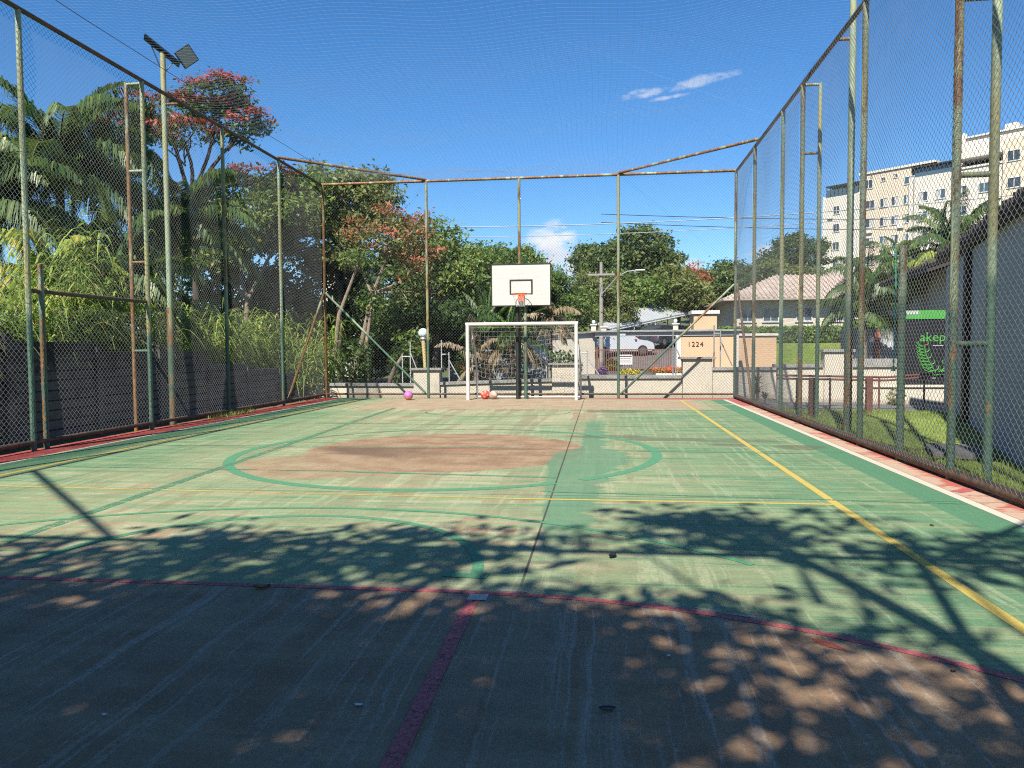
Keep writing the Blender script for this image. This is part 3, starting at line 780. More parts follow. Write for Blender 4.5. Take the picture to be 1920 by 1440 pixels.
MB().box(sx0, sx1, BY-.006, BY-.0015, sz1-w, sz1).box(sx0, sx1, BY-.006, BY-.0015, sz0, sz0+w*.6).box(sx0, sx0+w, BY-.005, BY-.0015, sz0+w*.6, sz1-w).box(sx1-w, sx1, BY-.005, BY-.0015, sz0+w*.6, sz1-w).build('target_square', M['black_paint'], bb)
cx = -2.19; rim = MB(); rim.tube([(cx+.225*math.cos(a), BY-.30+.225*math.sin(a), 2.89) for a in np.linspace(0, 2*math.pi, 33)], .010, 8)
rm = rim.build('ring', M['orange_rim'], bb, smooth=True)
MB().box(cx-.085, cx+.085, BY-.09, BY-.007, 2.70, 2.91).box(cx-.07, cx+.07, BY-.1, BY-.07, 2.87, 2.90).build('ring_bracket', M['orange_rim'], rm)
rr_ = .0028; lines = []
for k in range(12):
    a = 2*math.pi*k/12
    for sg in (1, -1):
        tt = np.linspace(0, 1, 7); ang = a+sg*tt*.9; rad = .222-.11*tt**.7
        lines.append(np.stack([cx+rad*np.cos(ang), BY-.30+rad*np.sin(ang), 2.885-.34*tt], -1))
Vn, Fn = cords(lines); obj('ring_net', Vn, Fn, M['goal_net'], bb, kind='stuff')
for xx, mm in ((-2.33, 'dark_metal'), (-2.10, 'post_mid')):
    TB([(xx, BY+.20, 0), (xx, BY+.20, 1.6), (xx, BY+.20, 3.3)], .05, 12).build('support_pole', M[mm], bb, smooth=True)
bar(bb, (-2.33, BY+.2, 3.1), (-2.33, BY+.02, 3.1), .025, 'dark_metal', 'arm'); bar(bb, (-2.10, BY+.2, 3.1), (-2.10, BY+.02, 3.1), .025, 'dark_metal', 'arm')

# balls
def ball(label, loc, r, kind):
    m, t, b = material('ball_'+kind); tc = t.new('ShaderNodeTexCoord'); sp_ = t.new('ShaderNodeSeparateXYZ'); t.link(tc.outputs['Object'], sp_.inputs[0])
    X, Y, Z = [S(t.nt, sp_.outputs[i])/r for i in range(3)]
    if kind == 'purple': c = t.mix((Z-X*.45+.12).ss(-.03, .03), (.75, .30, .03), (.45, .13, .42))
    elif kind == 'red': c = t.mix(((X*5).sin()*(Z*5).sin()).ss(.25, .4), (.60, .06, .05), (.70, .24, .18))
    else: c = t.mix(((X+Z)*3.2).sin().ss(.1, .3), (.42, .26, .18), (.55, .42, .34))
    seam = X.abs().min(Z.abs()).min((X*X+(Y.abs()-.95)*(Y.abs()-.95)).sqrt()._m('SUBTRACT', (X*X+(Y.abs()-.95)*(Y.abs()-.95)).sqrt(), .75).abs())
    c = t.mix(seam.ss(.02, .05, .55, 0.), c, (.04, .02, .02)); setb(t, b, c, .55)
    mb = MB(); prof = [(max(.001, r*math.sin(math.pi*i/16)), -r*math.cos(math.pi*i/16)) for i in range(17)]
    mb.lathe((loc[0], loc[1], r), prof, 28)
    o = mb.build('ball', m, None, origin=(loc[0], loc[1], r), smooth=True); tag(o, label, 'ball'); o.rotation_euler = (.3, .2, .5)
ball('purple and orange ball by the far fence', (-5.34, 20.25, 0), .125, 'purple')
ball('bright red ball lying inside the goal', (-3.24, 20.62, 0), .125, 'red')
ball('faded tan ball beside the red one in the goal', (-3.00, 20.60, 0), .12, 'tan')

# floodlight poles
def floodlight(x, y, sgn, label, panel=True):
    t_ = thing('floodlight_pole', (x, y, -.05), label, 'floodlight', 'floodlight poles outside the side fences')
    TB([(x, y, -.1), (x, y, 2.2), (x, y, 2.25)], .062, 14).build('pole_base', M['post_mid'], t_, smooth=True)
    TB([(x, y, 2.25), (x, y, 5), (x, y, 7.12)], .050, 14).build('pole', M['post_pale'], t_, smooth=True)
    c = np.array([x-.02*sgn, y+.02, 7.17]); d = np.array([.42*sgn, .30, -.36]); d /= np.linalg.norm(d)
    e = np.cross(d, (0, 0, 1.)); e /= np.linalg.norm(e); n_ = np.cross(e, d)
    n_ = n_ if n_[2] > 0 else -n_
    pn = MB().obox(c, d*.37, e*.14, n_*.014).build('solar_panel', M['panel_dark'], t_)
    for q in (-.24, .26): TB([tuple(c+d*q-n_*.02), (x, y, 6.72)], .012, 6).build('strut', M['dark_metal'], t_)
    c2 = c + d*.42 + np.array([.13*sgn, -.05, .17]); ld = np.array([.62*sgn, .10, -.78]); ld /= np.linalg.norm(ld)
    # lamp head faces the court and slightly down
    nn = np.array([.72*sgn, -.58, -.38]); nn /= np.linalg.norm(nn)
    a_ = np.cross(nn, (0, 0, 1.)); a_ /= np.linalg.norm(a_); b_ = np.cross(a_, nn); q1 = (a_+b_)/math.sqrt(2); q2 = (a_-b_)/math.sqrt(2)
    lh = MB().obox(c2, q1*.165, q2*.165, nn*.030).build('lamp_head', M['dark_metal'], t_, bevel=.006)
    MB().obox(c2+nn*.031, q1*.148, q2*.148, nn*.003).build('lens', M['lens'], lh)
    TB([tuple(c+d*.32), tuple(c2-nn*.03)], .014, 6).build('lamp_arm', M['dark_metal'], t_)
    return t_
floodlight(XL-.36, 13.72, 1, 'green pole with solar panel and floodlight above the left fence')
floodlight(XR+.24, 12.32, -1, 'rusty green lamp pole rising past the right fence rail')

# ================================================================== LEFT PLANK WALL
pw = thing('plank_wall', (-9.0, 14, 0), 'dark weathered concrete plank wall behind the left fence', 'wall')
wx = -9.0; ph = .163; yb = 4.2; bays = [2.05]*4 + [1.9]*5
tops = [10, 10, 10, 10, 9, 9, 7, 6, 5]
y0 = yb
plank_me = {}
for bi, (bw, nt2) in enumerate(zip(bays, tops)):
    BX(wx-.09, wx+.085, y0-.075, y0+.075, -.2, nt2*ph+.06).build('concrete_post', M['plank'], pw, bevel=.008)
    for k in range(nt2):
        key = round(bw, 2); zc = -.05+k*ph; jit = rng.uniform(-.008, .008)
        V0 = BX(wx-.035, wx+.035, y0+.078, y0+bw-.078, zc+.014, zc+ph-.012)
        if key not in plank_me:
            o = V0.build('plank', M['plank'], pw, bevel=.010); plank_me[key] = (o.data, y0, zc)
        else:
            me, yy0, zz0 = plank_me[key]; o = bpy.data.objects.new('plank', me); link(o, pw); o.location = (jit, y0-yy0, zc-zz0)
    BX(wx-.030, wx+.010, y0+.077, y0+bw-.077, -.15, nt2*ph-.07).build('dark_backing', M['eave_dark'], pw)  # dark sheet added behind the planks so the gaps read as shaded seams
    y0 += bw
BX(wx-.09, wx+.085, y0-.075, y0+.075, -.2, .6).build('concrete_post', M['plank'], pw, bevel=.008)
# ================================================================== BOUNDARY WALL
bw_ = thing('boundary_wall', (-2, 22.1, 0), 'low cream wall with pillars behind the far fence', 'wall')
WY0, WY1 = 22.0, 22.18
def wall_sec(x0, x1, z, cop=.09, zl=None):
    zl = z if zl is None else zl
    mb = MB().add([(x0, WY0, -.3), (x1, WY0, -.3), (x1, WY1, -.3), (x0, WY1, -.3), (x0, WY0, z-cop), (x1, WY0, zl-cop), (x1, WY1, zl-cop), (x0, WY1, z-cop)],
                  [(3, 2, 1, 0), (4, 5, 6, 7), (0, 1, 5, 4), (1, 2, 6, 5), (2, 3, 7, 6), (3, 0, 4, 7)])
    mb.build('wall_panel', M['masonry'], bw_)
    q = .06
    MB().add([(x0, WY0-q, z-cop+.002), (x1, WY0-q, zl-cop+.002), (x1, WY1+q, zl-cop+.002), (x0, WY1+q, z-cop+.002), (x0, WY0-q, z), (x1, WY0-q, zl), (x1, WY1+q, zl), (x0, WY1+q, z)],
             [(3, 2, 1, 0), (4, 5, 6, 7), (0, 1, 5, 4), (1, 2, 6, 5), (2, 3, 7, 6), (3, 0, 4, 7)]).build('coping', M['coping'], bw_, bevel=.008)
def pillar(x0, x1, z):
    BX(x0, x1, WY0-.10, WY1+.10, -.3, z-.06).build('pillar', M['masonry'], bw_, bevel=.006)
    BX(x0-.10, x1+.10, WY0-.18, WY1+.18, z-.058, z).build('pillar_cap', M['coping'], bw_, bevel=.008)
wall_sec(-9.6, -5.62, .40, zl=.38); pillar(-5.61, -4.82, .84)
wall_sec(-4.81, -1.46, .42, zl=.52); pillar(-1.45, -.67, .98)
wall_sec(-.66, 2.31, .60, zl=.60); pillar(2.32, 3.15, 1.13)
wall_sec(3.16, 6.0, .83)
# white painted wall on the right
rw = thing('garden_wall', (7, 20.6, 0), 'tall white wall with dark coping behind the brown handrail', 'wall')
BX(4.6, 7.6, 20.3, 20.5, -.3, .86).build('wall_panel', M['masonry'], rw)
BX(4.5, 5.72, 20.24, 20.56, .862, .95).build('coping', M['coping'], rw, bevel=.006)
BX(5.75, 6.45, 20.22, 20.58, -.3, 1.26).build('pillar', M['masonry'], rw)
BX(5.70, 6.5, 20.16, 20.64, 1.262, 1.33).build('pillar_cap', M['coping'], rw, bevel=.006)
BX(6.46, 7.66, 20.24, 20.56, .862, 1.08).build('coping', M['coping'], rw, bevel=.006)
BX(6.5, 9.2, 19.55, 19.75, -.2, .38).build('low_panel', M['masonry'], rw)
BX(6.45, 9.25, 19.50, 19.80, .382, .43).build('low_coping', M['cream'], rw, bevel=.006)

# white metal fence brackets on the wall
def bracket(x, y, z, h1, h2, sp, side, label, mat='rail_white', dz=.0):
    t_ = thing('rail_bracket', (x, y, z), label, 'rail', 'metal rail brackets on the boundary wall')
    TB([(x, y, z-dz), (x, y, z+h1)], .019, 8).build('upright', M[mat], t_, smooth=True)
    TB([(x+sp, y, z-dz), (x+sp, y, z+h2)], .019, 8).build('upright', M[mat], t_, smooth=True)
    hz = z+min(h1, h2)*.92; TB([(x, y, hz), (x+sp, y, hz)], .017, 8).build('crosspiece', M[mat], t_, smooth=True)
    xx = x+(sp if side > 0 else 0); hh = h2 if side > 0 else h1
    TB([(xx, y, z+hh*.72), (xx+.34, y-.0, z+.02)], .017, 8).build('stay', M[mat], t_, smooth=True)
bracket(-6.0, 22.1, .41, .85, 1.25, .25, 1, 'white metal bracket left of the globe lamp', dz=.02)
bracket(-4.80, 22.15, .45, 1.23, .87, .23, 1, 'white metal bracket right of the globe lamp', dz=.05)
bracket(-1.62, 22.1, .52, .98, .70, .10, 1, 'white metal bracket left of the pillar inside the goal', dz=.02)
bracket(-.62, 22.1, .61, .75, .72, .20, 1, 'white metal bracket right of the goal post', dz=.02)
bracket(2.06, 22.1, .61, 1.25, 1.1, .08, 1, 'thin bracket left of the number 1224', 'galv', dz=.02)
bracket(3.22, 22.1, .84, 1.2, 1.05, .18, 1, 'thin bracket right of the number 1224', 'galv', dz=.02)

# globe lamp
gl_ = thing('globe_lamp', (-5.33, 22.3, 0), 'pale blue globe lamp on a slim yellow post', 'lamp')
TB([(-5.33, 22.32, -.1), (-5.36, 22.32, 1.0), (-5.40, 22.32, 1.72)], [.05, .05, .065], 12).build('lamp_post', M['lamp_yellow'], gl_, smooth=True)
MB().lathe((-5.40, 22.32, 1.72), [(.07, -.03), (.11, 0), (.09, .05)], 14).build('collar', M['galv'], gl_, smooth=True)
MB().lathe((-5.40, 22.32, 1.90), [(max(.002, .15*math.sin(math.pi*i/14)), -.15*math.cos(math.pi*i/14)) for i in range(15)], 24).build('globe', M['globe'], gl_, smooth=True)

# ================================================================== GATEHOUSE at the condominium entrance
gh = thing('entrance_gatehouse', (3.5, 40, 0), 'peach entrance wall with white beam and house number 1224', 'gatehouse')
BX(-.35, 7.08, 39.9, 40.25, 2.03, 2.24).build('beam', M['bld_white'], gh, bevel=.01)
BX(-.55, 7.25, 39.72, 40.45, 2.242, 2.34).build('beam_cap', M['coping'], gh, bevel=.01)
BX(.92, 1.25, 39.80, 39.898, 2.05, 2.23).build('light_box', M['canopy_grey'], gh)
BX(4.13, 6.80, 39.98, 40.2, -.2, 2.028).build('wall_panel', M['peach'], gh)
BX(3.86, 4.128, 39.9, 40.24, -.2, 2.029).build('column', M['bld_white'], gh)
BX(6.802, 7.06, 39.9, 40.24, -.2, 2.029).build('column', M['bld_white'], gh)
BX(4.13, 6.80, 39.94, 39.978, -.2, .25).build('plinth', M['bld_white'], gh)
# angled wing wall on the left
wing = MB().add([(-.36, 40.2, -.2), (-4.6, 36.8, -.2), (-4.7, 37.0, -.2), (-.5, 40.4, -.2), (-.36, 40.2, 2.22), (-4.6, 36.8, 1.95), (-4.7, 37.0, 1.95), (-.5, 40.4, 2.22)],
                [(3, 2, 1, 0), (4, 5, 6, 7), (0, 1, 5, 4), (1, 2, 6, 5), (2, 3, 7, 6), (3, 0, 4, 7)])
wing.build('wing_wall', M['cream'], gh)
MB().add([(-.3, 40.05, 2.225), (-4.55, 36.65, 1.955), (-4.75, 37.1, 1.955), (-.5, 40.55, 2.225), (-.3, 40.05, 2.33), (-4.55, 36.65, 2.06), (-4.75, 37.1, 2.06), (-.5, 40.55, 2.33)],
         [(3, 2, 1, 0), (4, 5, 6, 7), (0, 1, 5, 4), (1, 2, 6, 5), (2, 3, 7, 6), (3, 0, 4, 7)]).build('wing_coping', M['coping'], gh)
for xx, zz in ((-.42, 2.62), (.12, 2.50), (3.86, 2.62)):
    BX(xx-.13, xx+.13, 40.0, 40.26, 2.342, zz).build('lamp_plinth', M['cream'], gh)
    BX(xx-.19, xx+.19, 39.94, 40.32, zz+.002, zz+.07).build('plinth_cap', M['bld_white'], gh)
for xx, zz in ((-.42, 2.69), (3.86, 2.69)):
    MB().lathe((xx, 40.13, zz+.11), [(max(.002, .10*math.sin(math.pi*i/10)), -.10*math.cos(math.pi*i/10)) for i in range(11)], 14).build('globe', M['globe'], gh, smooth=True)

def text_mesh(txt, size, mat, name, parent, origin, xdir, ydir, ext=.01, font_scale=(1, 1), shear=0.):
    cu = bpy.data.curves.new('txt', 'FONT'); cu.body = txt; cu.size = size; cu.extrude = ext; cu.resolution_u = 3; cu.space_character = 1.0; cu.shear = shear
    to = bpy.data.objects.new('txt', cu); COL.objects.link(to)
    dg = bpy.context.evaluated_depsgraph_get(); me0 = to.evaluated_get(dg).to_mesh()
    xd = np.array(xdir, float); yd = np.array(ydir, float); zd = np.cross(xd, yd)
    V = [np.array(origin)+xd*v.co.x*font_scale[0]+yd*v.co.y*font_scale[1]+zd*v.co.z for v in me0.vertices]
    F = [tuple(p.vertices) for p in me0.polygons]
    bpy.data.objects.remove(to)
    return MB().add(V, F).build(name, M[mat], parent)
for i, ch in enumerate('1224'): text_mesh(ch, .36, 'brown_post', 'digit', gh, (4.46+i*.215, 39.965, 1.46), (1, 0, 0), (0, 0, 1), .012)

# sliding gate of brown pickets
sg_ = thing('sliding_gate', (1.8, 40.4, 0), 'brown metal picket gate below the white beam', 'gate')
BX(-.28, 3.84, 40.40, 40.46, 1.28, 1.34).build('top_bar', M['gate_brown'], sg_); BX(-.28, 3.84, 40.40, 40.46, .10, .17).build('bottom_bar', M['gate_brown'], sg_)
first = None
for i in range(34):
    xx = -.22+i*.121
    if first is None: first = BX(xx-.02, xx+.02, 40.415, 40.445, .171, 1.279).build('picket', M['gate_brown'], sg_); fx = xx
    else: o = bpy.data.objects.new('picket', first.data); link(o, sg_); o.location = (xx-fx, 0, 0)
BX(-.33, -.20, 40.36, 40.50, -.1, 1.45).build('gate_post', M['gate_brown'], sg_)
gs = thing('gate_notice', (1.2, 40.38, .6), 'white notice board hung on the brown picket gate', 'notice')
BX(.92, 1.63, 40.36, 40.385, .52, 1.05).build('board', M['frame_white'], gs)
BX(.94, 1.60, 40.352, 40.358, .93, .99).build('heading_line', M['glass_blue'], gs)
BX(.96, 1.55, 40.352, 40.358, .82, .85).build('text_line', M['red_paint'], gs)
for zz in (.74, .68, .62): BX(.97, 1.56, 40.352, 40.358, zz, zz+.018).build('text_line', M['canopy_grey'], gs)

# peach water-tower block and carport roof
tw = thing('tower_block', (6.2, 46.5, .5), 'small peach block with white cap behind the number wall', 'building')
BX(5.50, 6.86, 46, 47.4, 0, 3.42).build('wall', M['peach'], tw); BX(5.36, 7.0, 45.86, 47.54, 3.422, 3.62).build('cap', M['bld_white'], tw)
cp = thing('carport', (3.5, 56, 1.5), 'long sloping grey carport roof above the parked cars', 'carport')
A, B_, C_, D_ = (.6, 49.5, 2.62), (7.1, 60.5, 4.15), (5.6, 63.5, 5.75), (-1.9, 53, 3.75)
n_ = np.array([0, 0, .08])
mb = MB().add([A, B_, C_, D_] + [tuple(np.array(p)+n_) for p in (A, B_, C_, D_)], [(3, 2, 1, 0), (4, 5, 6, 7), (0, 1, 5, 4), (1, 2, 6, 5), (2, 3, 7, 6), (3, 0, 4, 7)])
mb.build('roof_sheet', M['canopy_grey'], cp)
for q in (0.02, .25, .5, .75, .98):
    for (P, Q) in ((A, B_), (D_, C_)):
        p_ = np.array(P)+(np.array(Q)-np.array(P))*q; TB([(p_[0], p_[1], float(terr(p_[0], p_[1]))-.1), (p_[0], p_[1], p_[2])], .05, 8).build('column', M['frame_white'], cp)
for (P, Q) in ((A, B_), (D_, C_)):
    TB([tuple(np.array(P)-n_), tuple(np.array(Q)-n_)], .06, 6).build('beam', M['frame_white'], cp)

# ---- cars
def car(label, x, y, z, rz, paint, L=4.1, W=1.7, H=1.45, suv=False):
    t_ = thing('parked_car', (x, y, z), label, 'car', 'cars parked beyond the wall')
    hb = .62*H if suv else .60*H
    prof = [(-L/2, .32), (-L/2+.02, hb*.92), (-L/2+.12, hb+.04), (-L/2+.42, H-.10), (-L/2+.75, H), (L*.02, H), (L*.13, H-.09), (L*.265, hb+.06), (L*.40, hb-.02), (L/2-.10, hb*.84), (L/2, hb*.62), (L/2, .30), (L/2-.2, .20), (-L/2+.2, .20)]
    # loft across the width with tumblehome above the belt line
    secs = []
    for s_ in (-1, -.86, .86, 1):
        P = []
        for px_, pz in prof:
            k = 1. if abs(s_) < .95 else (.94 if pz < hb+.05 else .90)
            zz = pz if abs(s_) < .95 else (pz*.985 if pz > .5 else pz+.05)
            xx = px_*(1 if abs(s_) < .95 else .965)
            yw = s_*W/2 if pz <= hb+.07 else s_*W/2*.86
            P.append((xx, yw, zz))
        secs.append(P)
    n = len(prof); V = [p for s_ in secs for p in s_]
    F = [(i*n+k, i*n+(k+1) % n, (i+1)*n+(k+1) % n, (i+1)*n+k) for i in range(3) for k in range(n)] + [tuple(range(n))[::-1], tuple(3*n+k for k in range(n))]
    def place(mb): mb.rot((0, 0), rz); mb.v = [(a+x, b+y, c+z) for a, b, c in mb.v]; return mb
    body = place(MB().add(V, F)).build('body', M[paint], t_, smooth=True)
    for s_ in (-1, 1):
        yw = s_*W/2*.93
        pts = [(-L/2+.50, H-.16), (L*.02, H-.10), (L*.10, H-.16), (L*.225, hb+.10), (-L/2+.28, hb+.12)]
        mb = MB().prism(pts, 'y', yw*.90, yw*.985); place(mb).build('side_window', M['window_dark'], body)
        for wx_ in (-L*.30, L*.31):
            mb = MB(); mb.tube([(wx_, s_*(W/2-.20), .31), (wx_, s_*(W/2+.005), .31)], .315, 18); wh = place(mb).build('wheel', M['tyre'], t_)
            mb = MB(); mb.tube([(wx_, s_*(W/2-.02), .31), (wx_, s_*(W/2+.018), .31)], .20, 14); place(mb).build('rim', M['chrome'], wh)
        mb = MB().obox((L/2-.10, s_*W*.36, hb*.74), (.10, 0, -.02), (0, .17, 0), (0, 0, .07)); place(mb).build('headlight', M['chrome'], body)
        mb = MB().obox((-L/2+.05, s_*W*.38, hb*.86), (.06, 0, 0), (0, .13, 0), (0, 0, .09)); place(mb).build('tail_light', M['red_paint'], body)
        mb = MB().obox((L*.20, s_*(W/2+.05), hb+.12), (.06, 0, 0), (0, .09, 0), (0, 0, .06)); place(mb).build('mirror', M[paint], body)
    ws = MB().add([(L*.10+.03, -W*.36, H-.11), (L*.10+.03, W*.36, H-.11), (L*.255, W*.40, hb+.10), (L*.255, -W*.40, hb+.10)] + [(L*.10+.06, -W*.36, H-.09), (L*.10+.06, W*.36, H-.09), (L*.255+.04, W*.40, hb+.12), (L*.255+.04, -W*.40, hb+.12)],
                  [(3, 2, 1, 0), (4, 5, 6, 7), (0, 1, 5, 4), (1, 2, 6, 5), (2, 3, 7, 6), (3, 0, 4, 7)]); place(ws).build('windscreen', M['window_dark'], body)
    rw_ = MB().add([(-L/2+.16, -W*.38, hb+.10), (-L/2+.16, W*.38, hb+.10), (-L/2+.44, W*.35, H-.15), (-L/2+.44, -W*.35, H-.15)] + [(-L/2+.11, -W*.38, hb+.12), (-L/2+.11, W*.38, hb+.12), (-L/2+.40, W*.35, H-.12), (-L/2+.40, -W*.35, H-.12)],
                  [(3, 2, 1, 0), (4, 5, 6, 7), (0, 1, 5, 4), (1, 2, 6, 5), (2, 3, 7, 6), (3, 0, 4, 7)]); place(rw_).build('rear_window', M['window_dark'], body)
    return t_
def tz(x, y): return float(terr(x, y))+.015
car('white car parked behind the entrance beam', 1.15, 48.2, tz(1.15, 48.2), R(8), 'car_white', 4.2, 1.75, 1.5, True)
car('dark car farther up the driveway', 4.2, 52.5, tz(4.2, 52.5), R(55), 'car_dark')
car('grey car in the street seen through the goal net', -3.0, 27.3, -.07, R(4), 'car_grey', 4.0, 1.68, 1.46)

# ---- entrance planting
def blob_leaves(n, c, r, size, r_=None, up=.3, flat=1.):
    """n leaf quads in an ellipsoid round c"""
    g_ = r_ or rng
    d = g_.normal(size=(n, 3)); d /= np.linalg.norm(d, axis=1)[:, None]
    P = np.array(c)+d*np.array(r)*(g_.uniform(.25, 1, (n, 1))**.5)
    nr = d*.7 + g_.normal(size=(n, 3))*.7 + np.array([0, 0, up]); nr /= np.linalg.norm(nr, axis=1)[:, None]
    a = np.cross(nr, g_.normal(size=(n, 3))); a /= np.linalg.norm(a, axis=1)[:, None]; b_ = np.cross(nr, a)
    s = size*g_.uniform(.6, 1.3, (n, 1))
    return np.stack([P-a*s, P-b_*s*.42+nr*s*.12, P+a*s, P+b_*s*.42+nr*s*.12], 1).reshape(-1, 3)
def quads(V): return np.arange(len(V)).reshape(-1, 4)
def shrub(name, label, cat, c, r, n, size, mat, stem=True, group=None, z0=None, extra=None):
    zb = c[2]-r[2] if z0 is None else z0
    t_ = thing(name, (c[0], c[1], zb), label, cat, group)
    V = blob_leaves(n, c, r, size); obj('foliage', V, quads(V), M[mat], t_)
    if extra: V = blob_leaves(extra[0], (c[0], c[1], c[2]+r[2]*.25), tuple(q*1.02 for q in r), extra[1]); obj('flowers', V, quads(V), M[extra[2]], t_)
    mb = MB()
    for k in range(5): mb.tube([(c[0]+.04*k-.1, c[1], zb-.1), (c[0]+rng.uniform(-.5, .5)*r[0], c[1]+rng.uniform(-.5, .5)*r[1], c[2])], [.02, .008], 5)
    mb.build('stems', M['bark_dark'], t_); return t_
shrub('flower_bed', 'low yellow flower bed behind the picket gate', 'flower bed', (.55, 41.6, .45), (.55, .3, .35), 500, .07, 'leaf_yellow', extra=(300, .05, 'flower_yellow'))
shrub('flower_bed', 'small yellow blooms in front of the notice', 'flower bed', (1.45, 39.3, .10), (.7, .25, .2), 260, .05, 'leaf_yellow', extra=(300, .045, 'flower_yellow'))
shrub('flower_bed', 'purple plant at the left end of the gate', 'flower bed', (.05, 39.4, .2), (.3, .25, .25), 350, .06, 'flower_purple')
shrub('flower_bed', 'bright red flower bed at the foot of the white column', 'flower bed', (3.55, 38.6, .22), (1.25, .4, .20), 900, .05, 'leaf_mid', extra=(800, .045, 'flower_red'))
wp = BX(2.7, 4.6, 38.0, 38.15, -.1, .12).build('planter_kerb', M['bld_white'], None, origin=(3.6, 38.1, -.05)); tag(wp, 'white kerb below the red flower bed', 'kerb')
pk = thing('peach_wall', (8.4, 42, .2), 'peach wall with white cap right of the number wall', 'wall')
BX(7.3, 9.42, 42, 42.2, -.3, 2.02).build('wall_panel', M['peach'], pk); BX(7.2, 9.5, 41.9, 42.3, 2.022, 2.15).build('coping', M['bld_white'], pk)

# ================================================================== HOUSES
def hip_roof(parent, x0, x1, y0, y1, z0, z1, inset, mat='tile', name='roof'):
    xm0, xm1, ym = x0+inset, x1-inset, (y0+y1)/2
    V = [(x0, y0, z0), (x1, y0, z0), (x1, y1, z0), (x0, y1, z0), (xm0, ym, z1), (xm1, ym, z1)]
    V2 = [(a, b_, c-.12) for a, b_, c in V[:4]]
    rf = MB().add(V+V2, [(0, 1, 5, 4), (1, 2, 5), (2, 3, 4, 5), (3, 0, 4), (6, 7, 1, 0), (7, 8, 2, 1), (8, 9, 3, 2), (9, 6, 0, 3), (9, 8, 7, 6)]).build(name, M[mat], parent)
    # courses of round tiles on the front slope
    mb = MB(); n = int((x1-x0)/.32)
    for i in range(n+1):
        xx = x0+(x1-x0)*i/n; k = min(1, (xx-x0)/inset, (x1-xx)/inset)
        if k <= .02: continue
        a = np.array([xx, y0-.02, z0+.02]); b_ = np.array([xx, y0+(ym-y0)*k, z0+(z1-z0)*k+.02])
        mb.tube([a, b_], .075, 5, cap=True)
    mb.build('tile_rows', M[mat], rf, kind='stuff'); return rf
def window(parent, c, w, h, xd, nd, mat='window_dark', fr='frame_white', depth=.06, bars=1, curtain=None):
    """framed window: pane set back inside the frame; c = lower left corner, xd along wall, nd outward normal"""
    xd = np.array(xd, float); nd = np.array(nd, float); c = np.array(c, float); up = np.array([0, 0, 1.]); f = min(.07, w*.06)
    ctr = c+xd*w/2+up*h/2
    mb = MB().obox(c+xd*w/2+up*f/2+nd*depth/2, xd*w/2, nd*depth/2, up*f/2).obox(c+xd*w/2+up*(h-f/2)+nd*depth/2, xd*w/2, nd*depth/2, up*f/2)
    for q in [f/2, w-f/2] + [w*(i+1)/(bars+1) for i in range(bars)]:
        mb.obox(c+xd*q+up*h/2+nd*depth*.48, xd*f/2*.98, nd*depth*.45, up*(h/2-f))
    wdw = mb.build('window', M[fr], parent)
    MB().obox(ctr+nd*.016, xd*(w/2-f*.6), nd*.010, up*(h/2-f*.6)).build('pane', M[mat], wdw)
    if curtain: MB().obox(c+xd*w*(.27 if curtain > 0 else .73)+up*h/2+nd*.030, xd*(w*.20), nd*.003, up*(h/2-f)).build('curtain', M['curtain'], wdw)
    MB().obox(c+xd*w/2-up*.03+nd*.05, xd*(w/2+.06), nd*.05, up*.025).build('sill', M[fr], wdw)
    return wdw
hs = thing('tiled_house', (13, 54, 1.2), 'cream single-storey house with pale clay tile roof', 'house')
BX(8.9, 24, 52, 60, .5, 4.55).build('wall', M['cream'], hs)
hip_roof(hs, 8.0, 25.5, 50.9, 61.2, 4.62, 6.55, 4.4)
for xx in (9.25, 10.75, 12.9, 15.0): window(hs, (xx, 51.995, 3.10), 1.05, .95, (1, 0, 0), (0, -1, 0), 'glass_blue')
# low annexe with dark eaves behind the palms
ax = thing('annexe', (12.5, 28, 0), 'low annexe with dark tiled eaves behind the palms', 'house')
a0 = np.array([9.55, 22.0]); a1 = np.array([11.6, 34.5]); dd = (a1-a0)/np.linalg.norm(a1-a0); nn_ = np.array([-dd[1], dd[0]])
mb = MB().obox((*((a0+a1)/2-nn_*2.0), 1.75), (*(dd*np.linalg.norm(a1-a0)/2), 0), (*(nn_*2.0), 0), (0, 0, 1.85)); mb.build('wall', M['cream'], ax)
e0, e1 = a0+nn_*.75-dd*.8, a1+nn_*.75+dd*.4; r0, r1 = a0-nn_*2.0-dd*.8, a1-nn_*2.0+dd*.4; b0, b1 = a0-nn_*4.6-dd*.8, a1-nn_*4.6+dd*.4
V = [(*e0, 3.55), (*e1, 3.55), (*r1, 4.45), (*r0, 4.45), (*b0, 3.55), (*b1, 3.55)]
rf = MB().add(V+[(a, b_, c-.16) for a, b_, c in V], [(0, 1, 2, 3), (3, 2, 5, 4), (6, 9, 8, 7), (9, 10, 11, 8), (0, 6, 7, 1), (1, 7, 8, 2), (2, 8, 11, 5), (5, 11, 10, 4), (4, 10, 9, 3), (3, 9, 6, 0)]).build('roof', M['eave_dark'], ax)
mb = MB(); n = 46
for i in range(n+1):
    p = e0+(e1-e0)*i/n; q = r0+(r1-r0)*i/n; mb.tube([(*p, 3.59), (*q, 4.49)], .085, 6)
mb.build('tile_rows', M['eave_dark'], rf, kind='stuff')
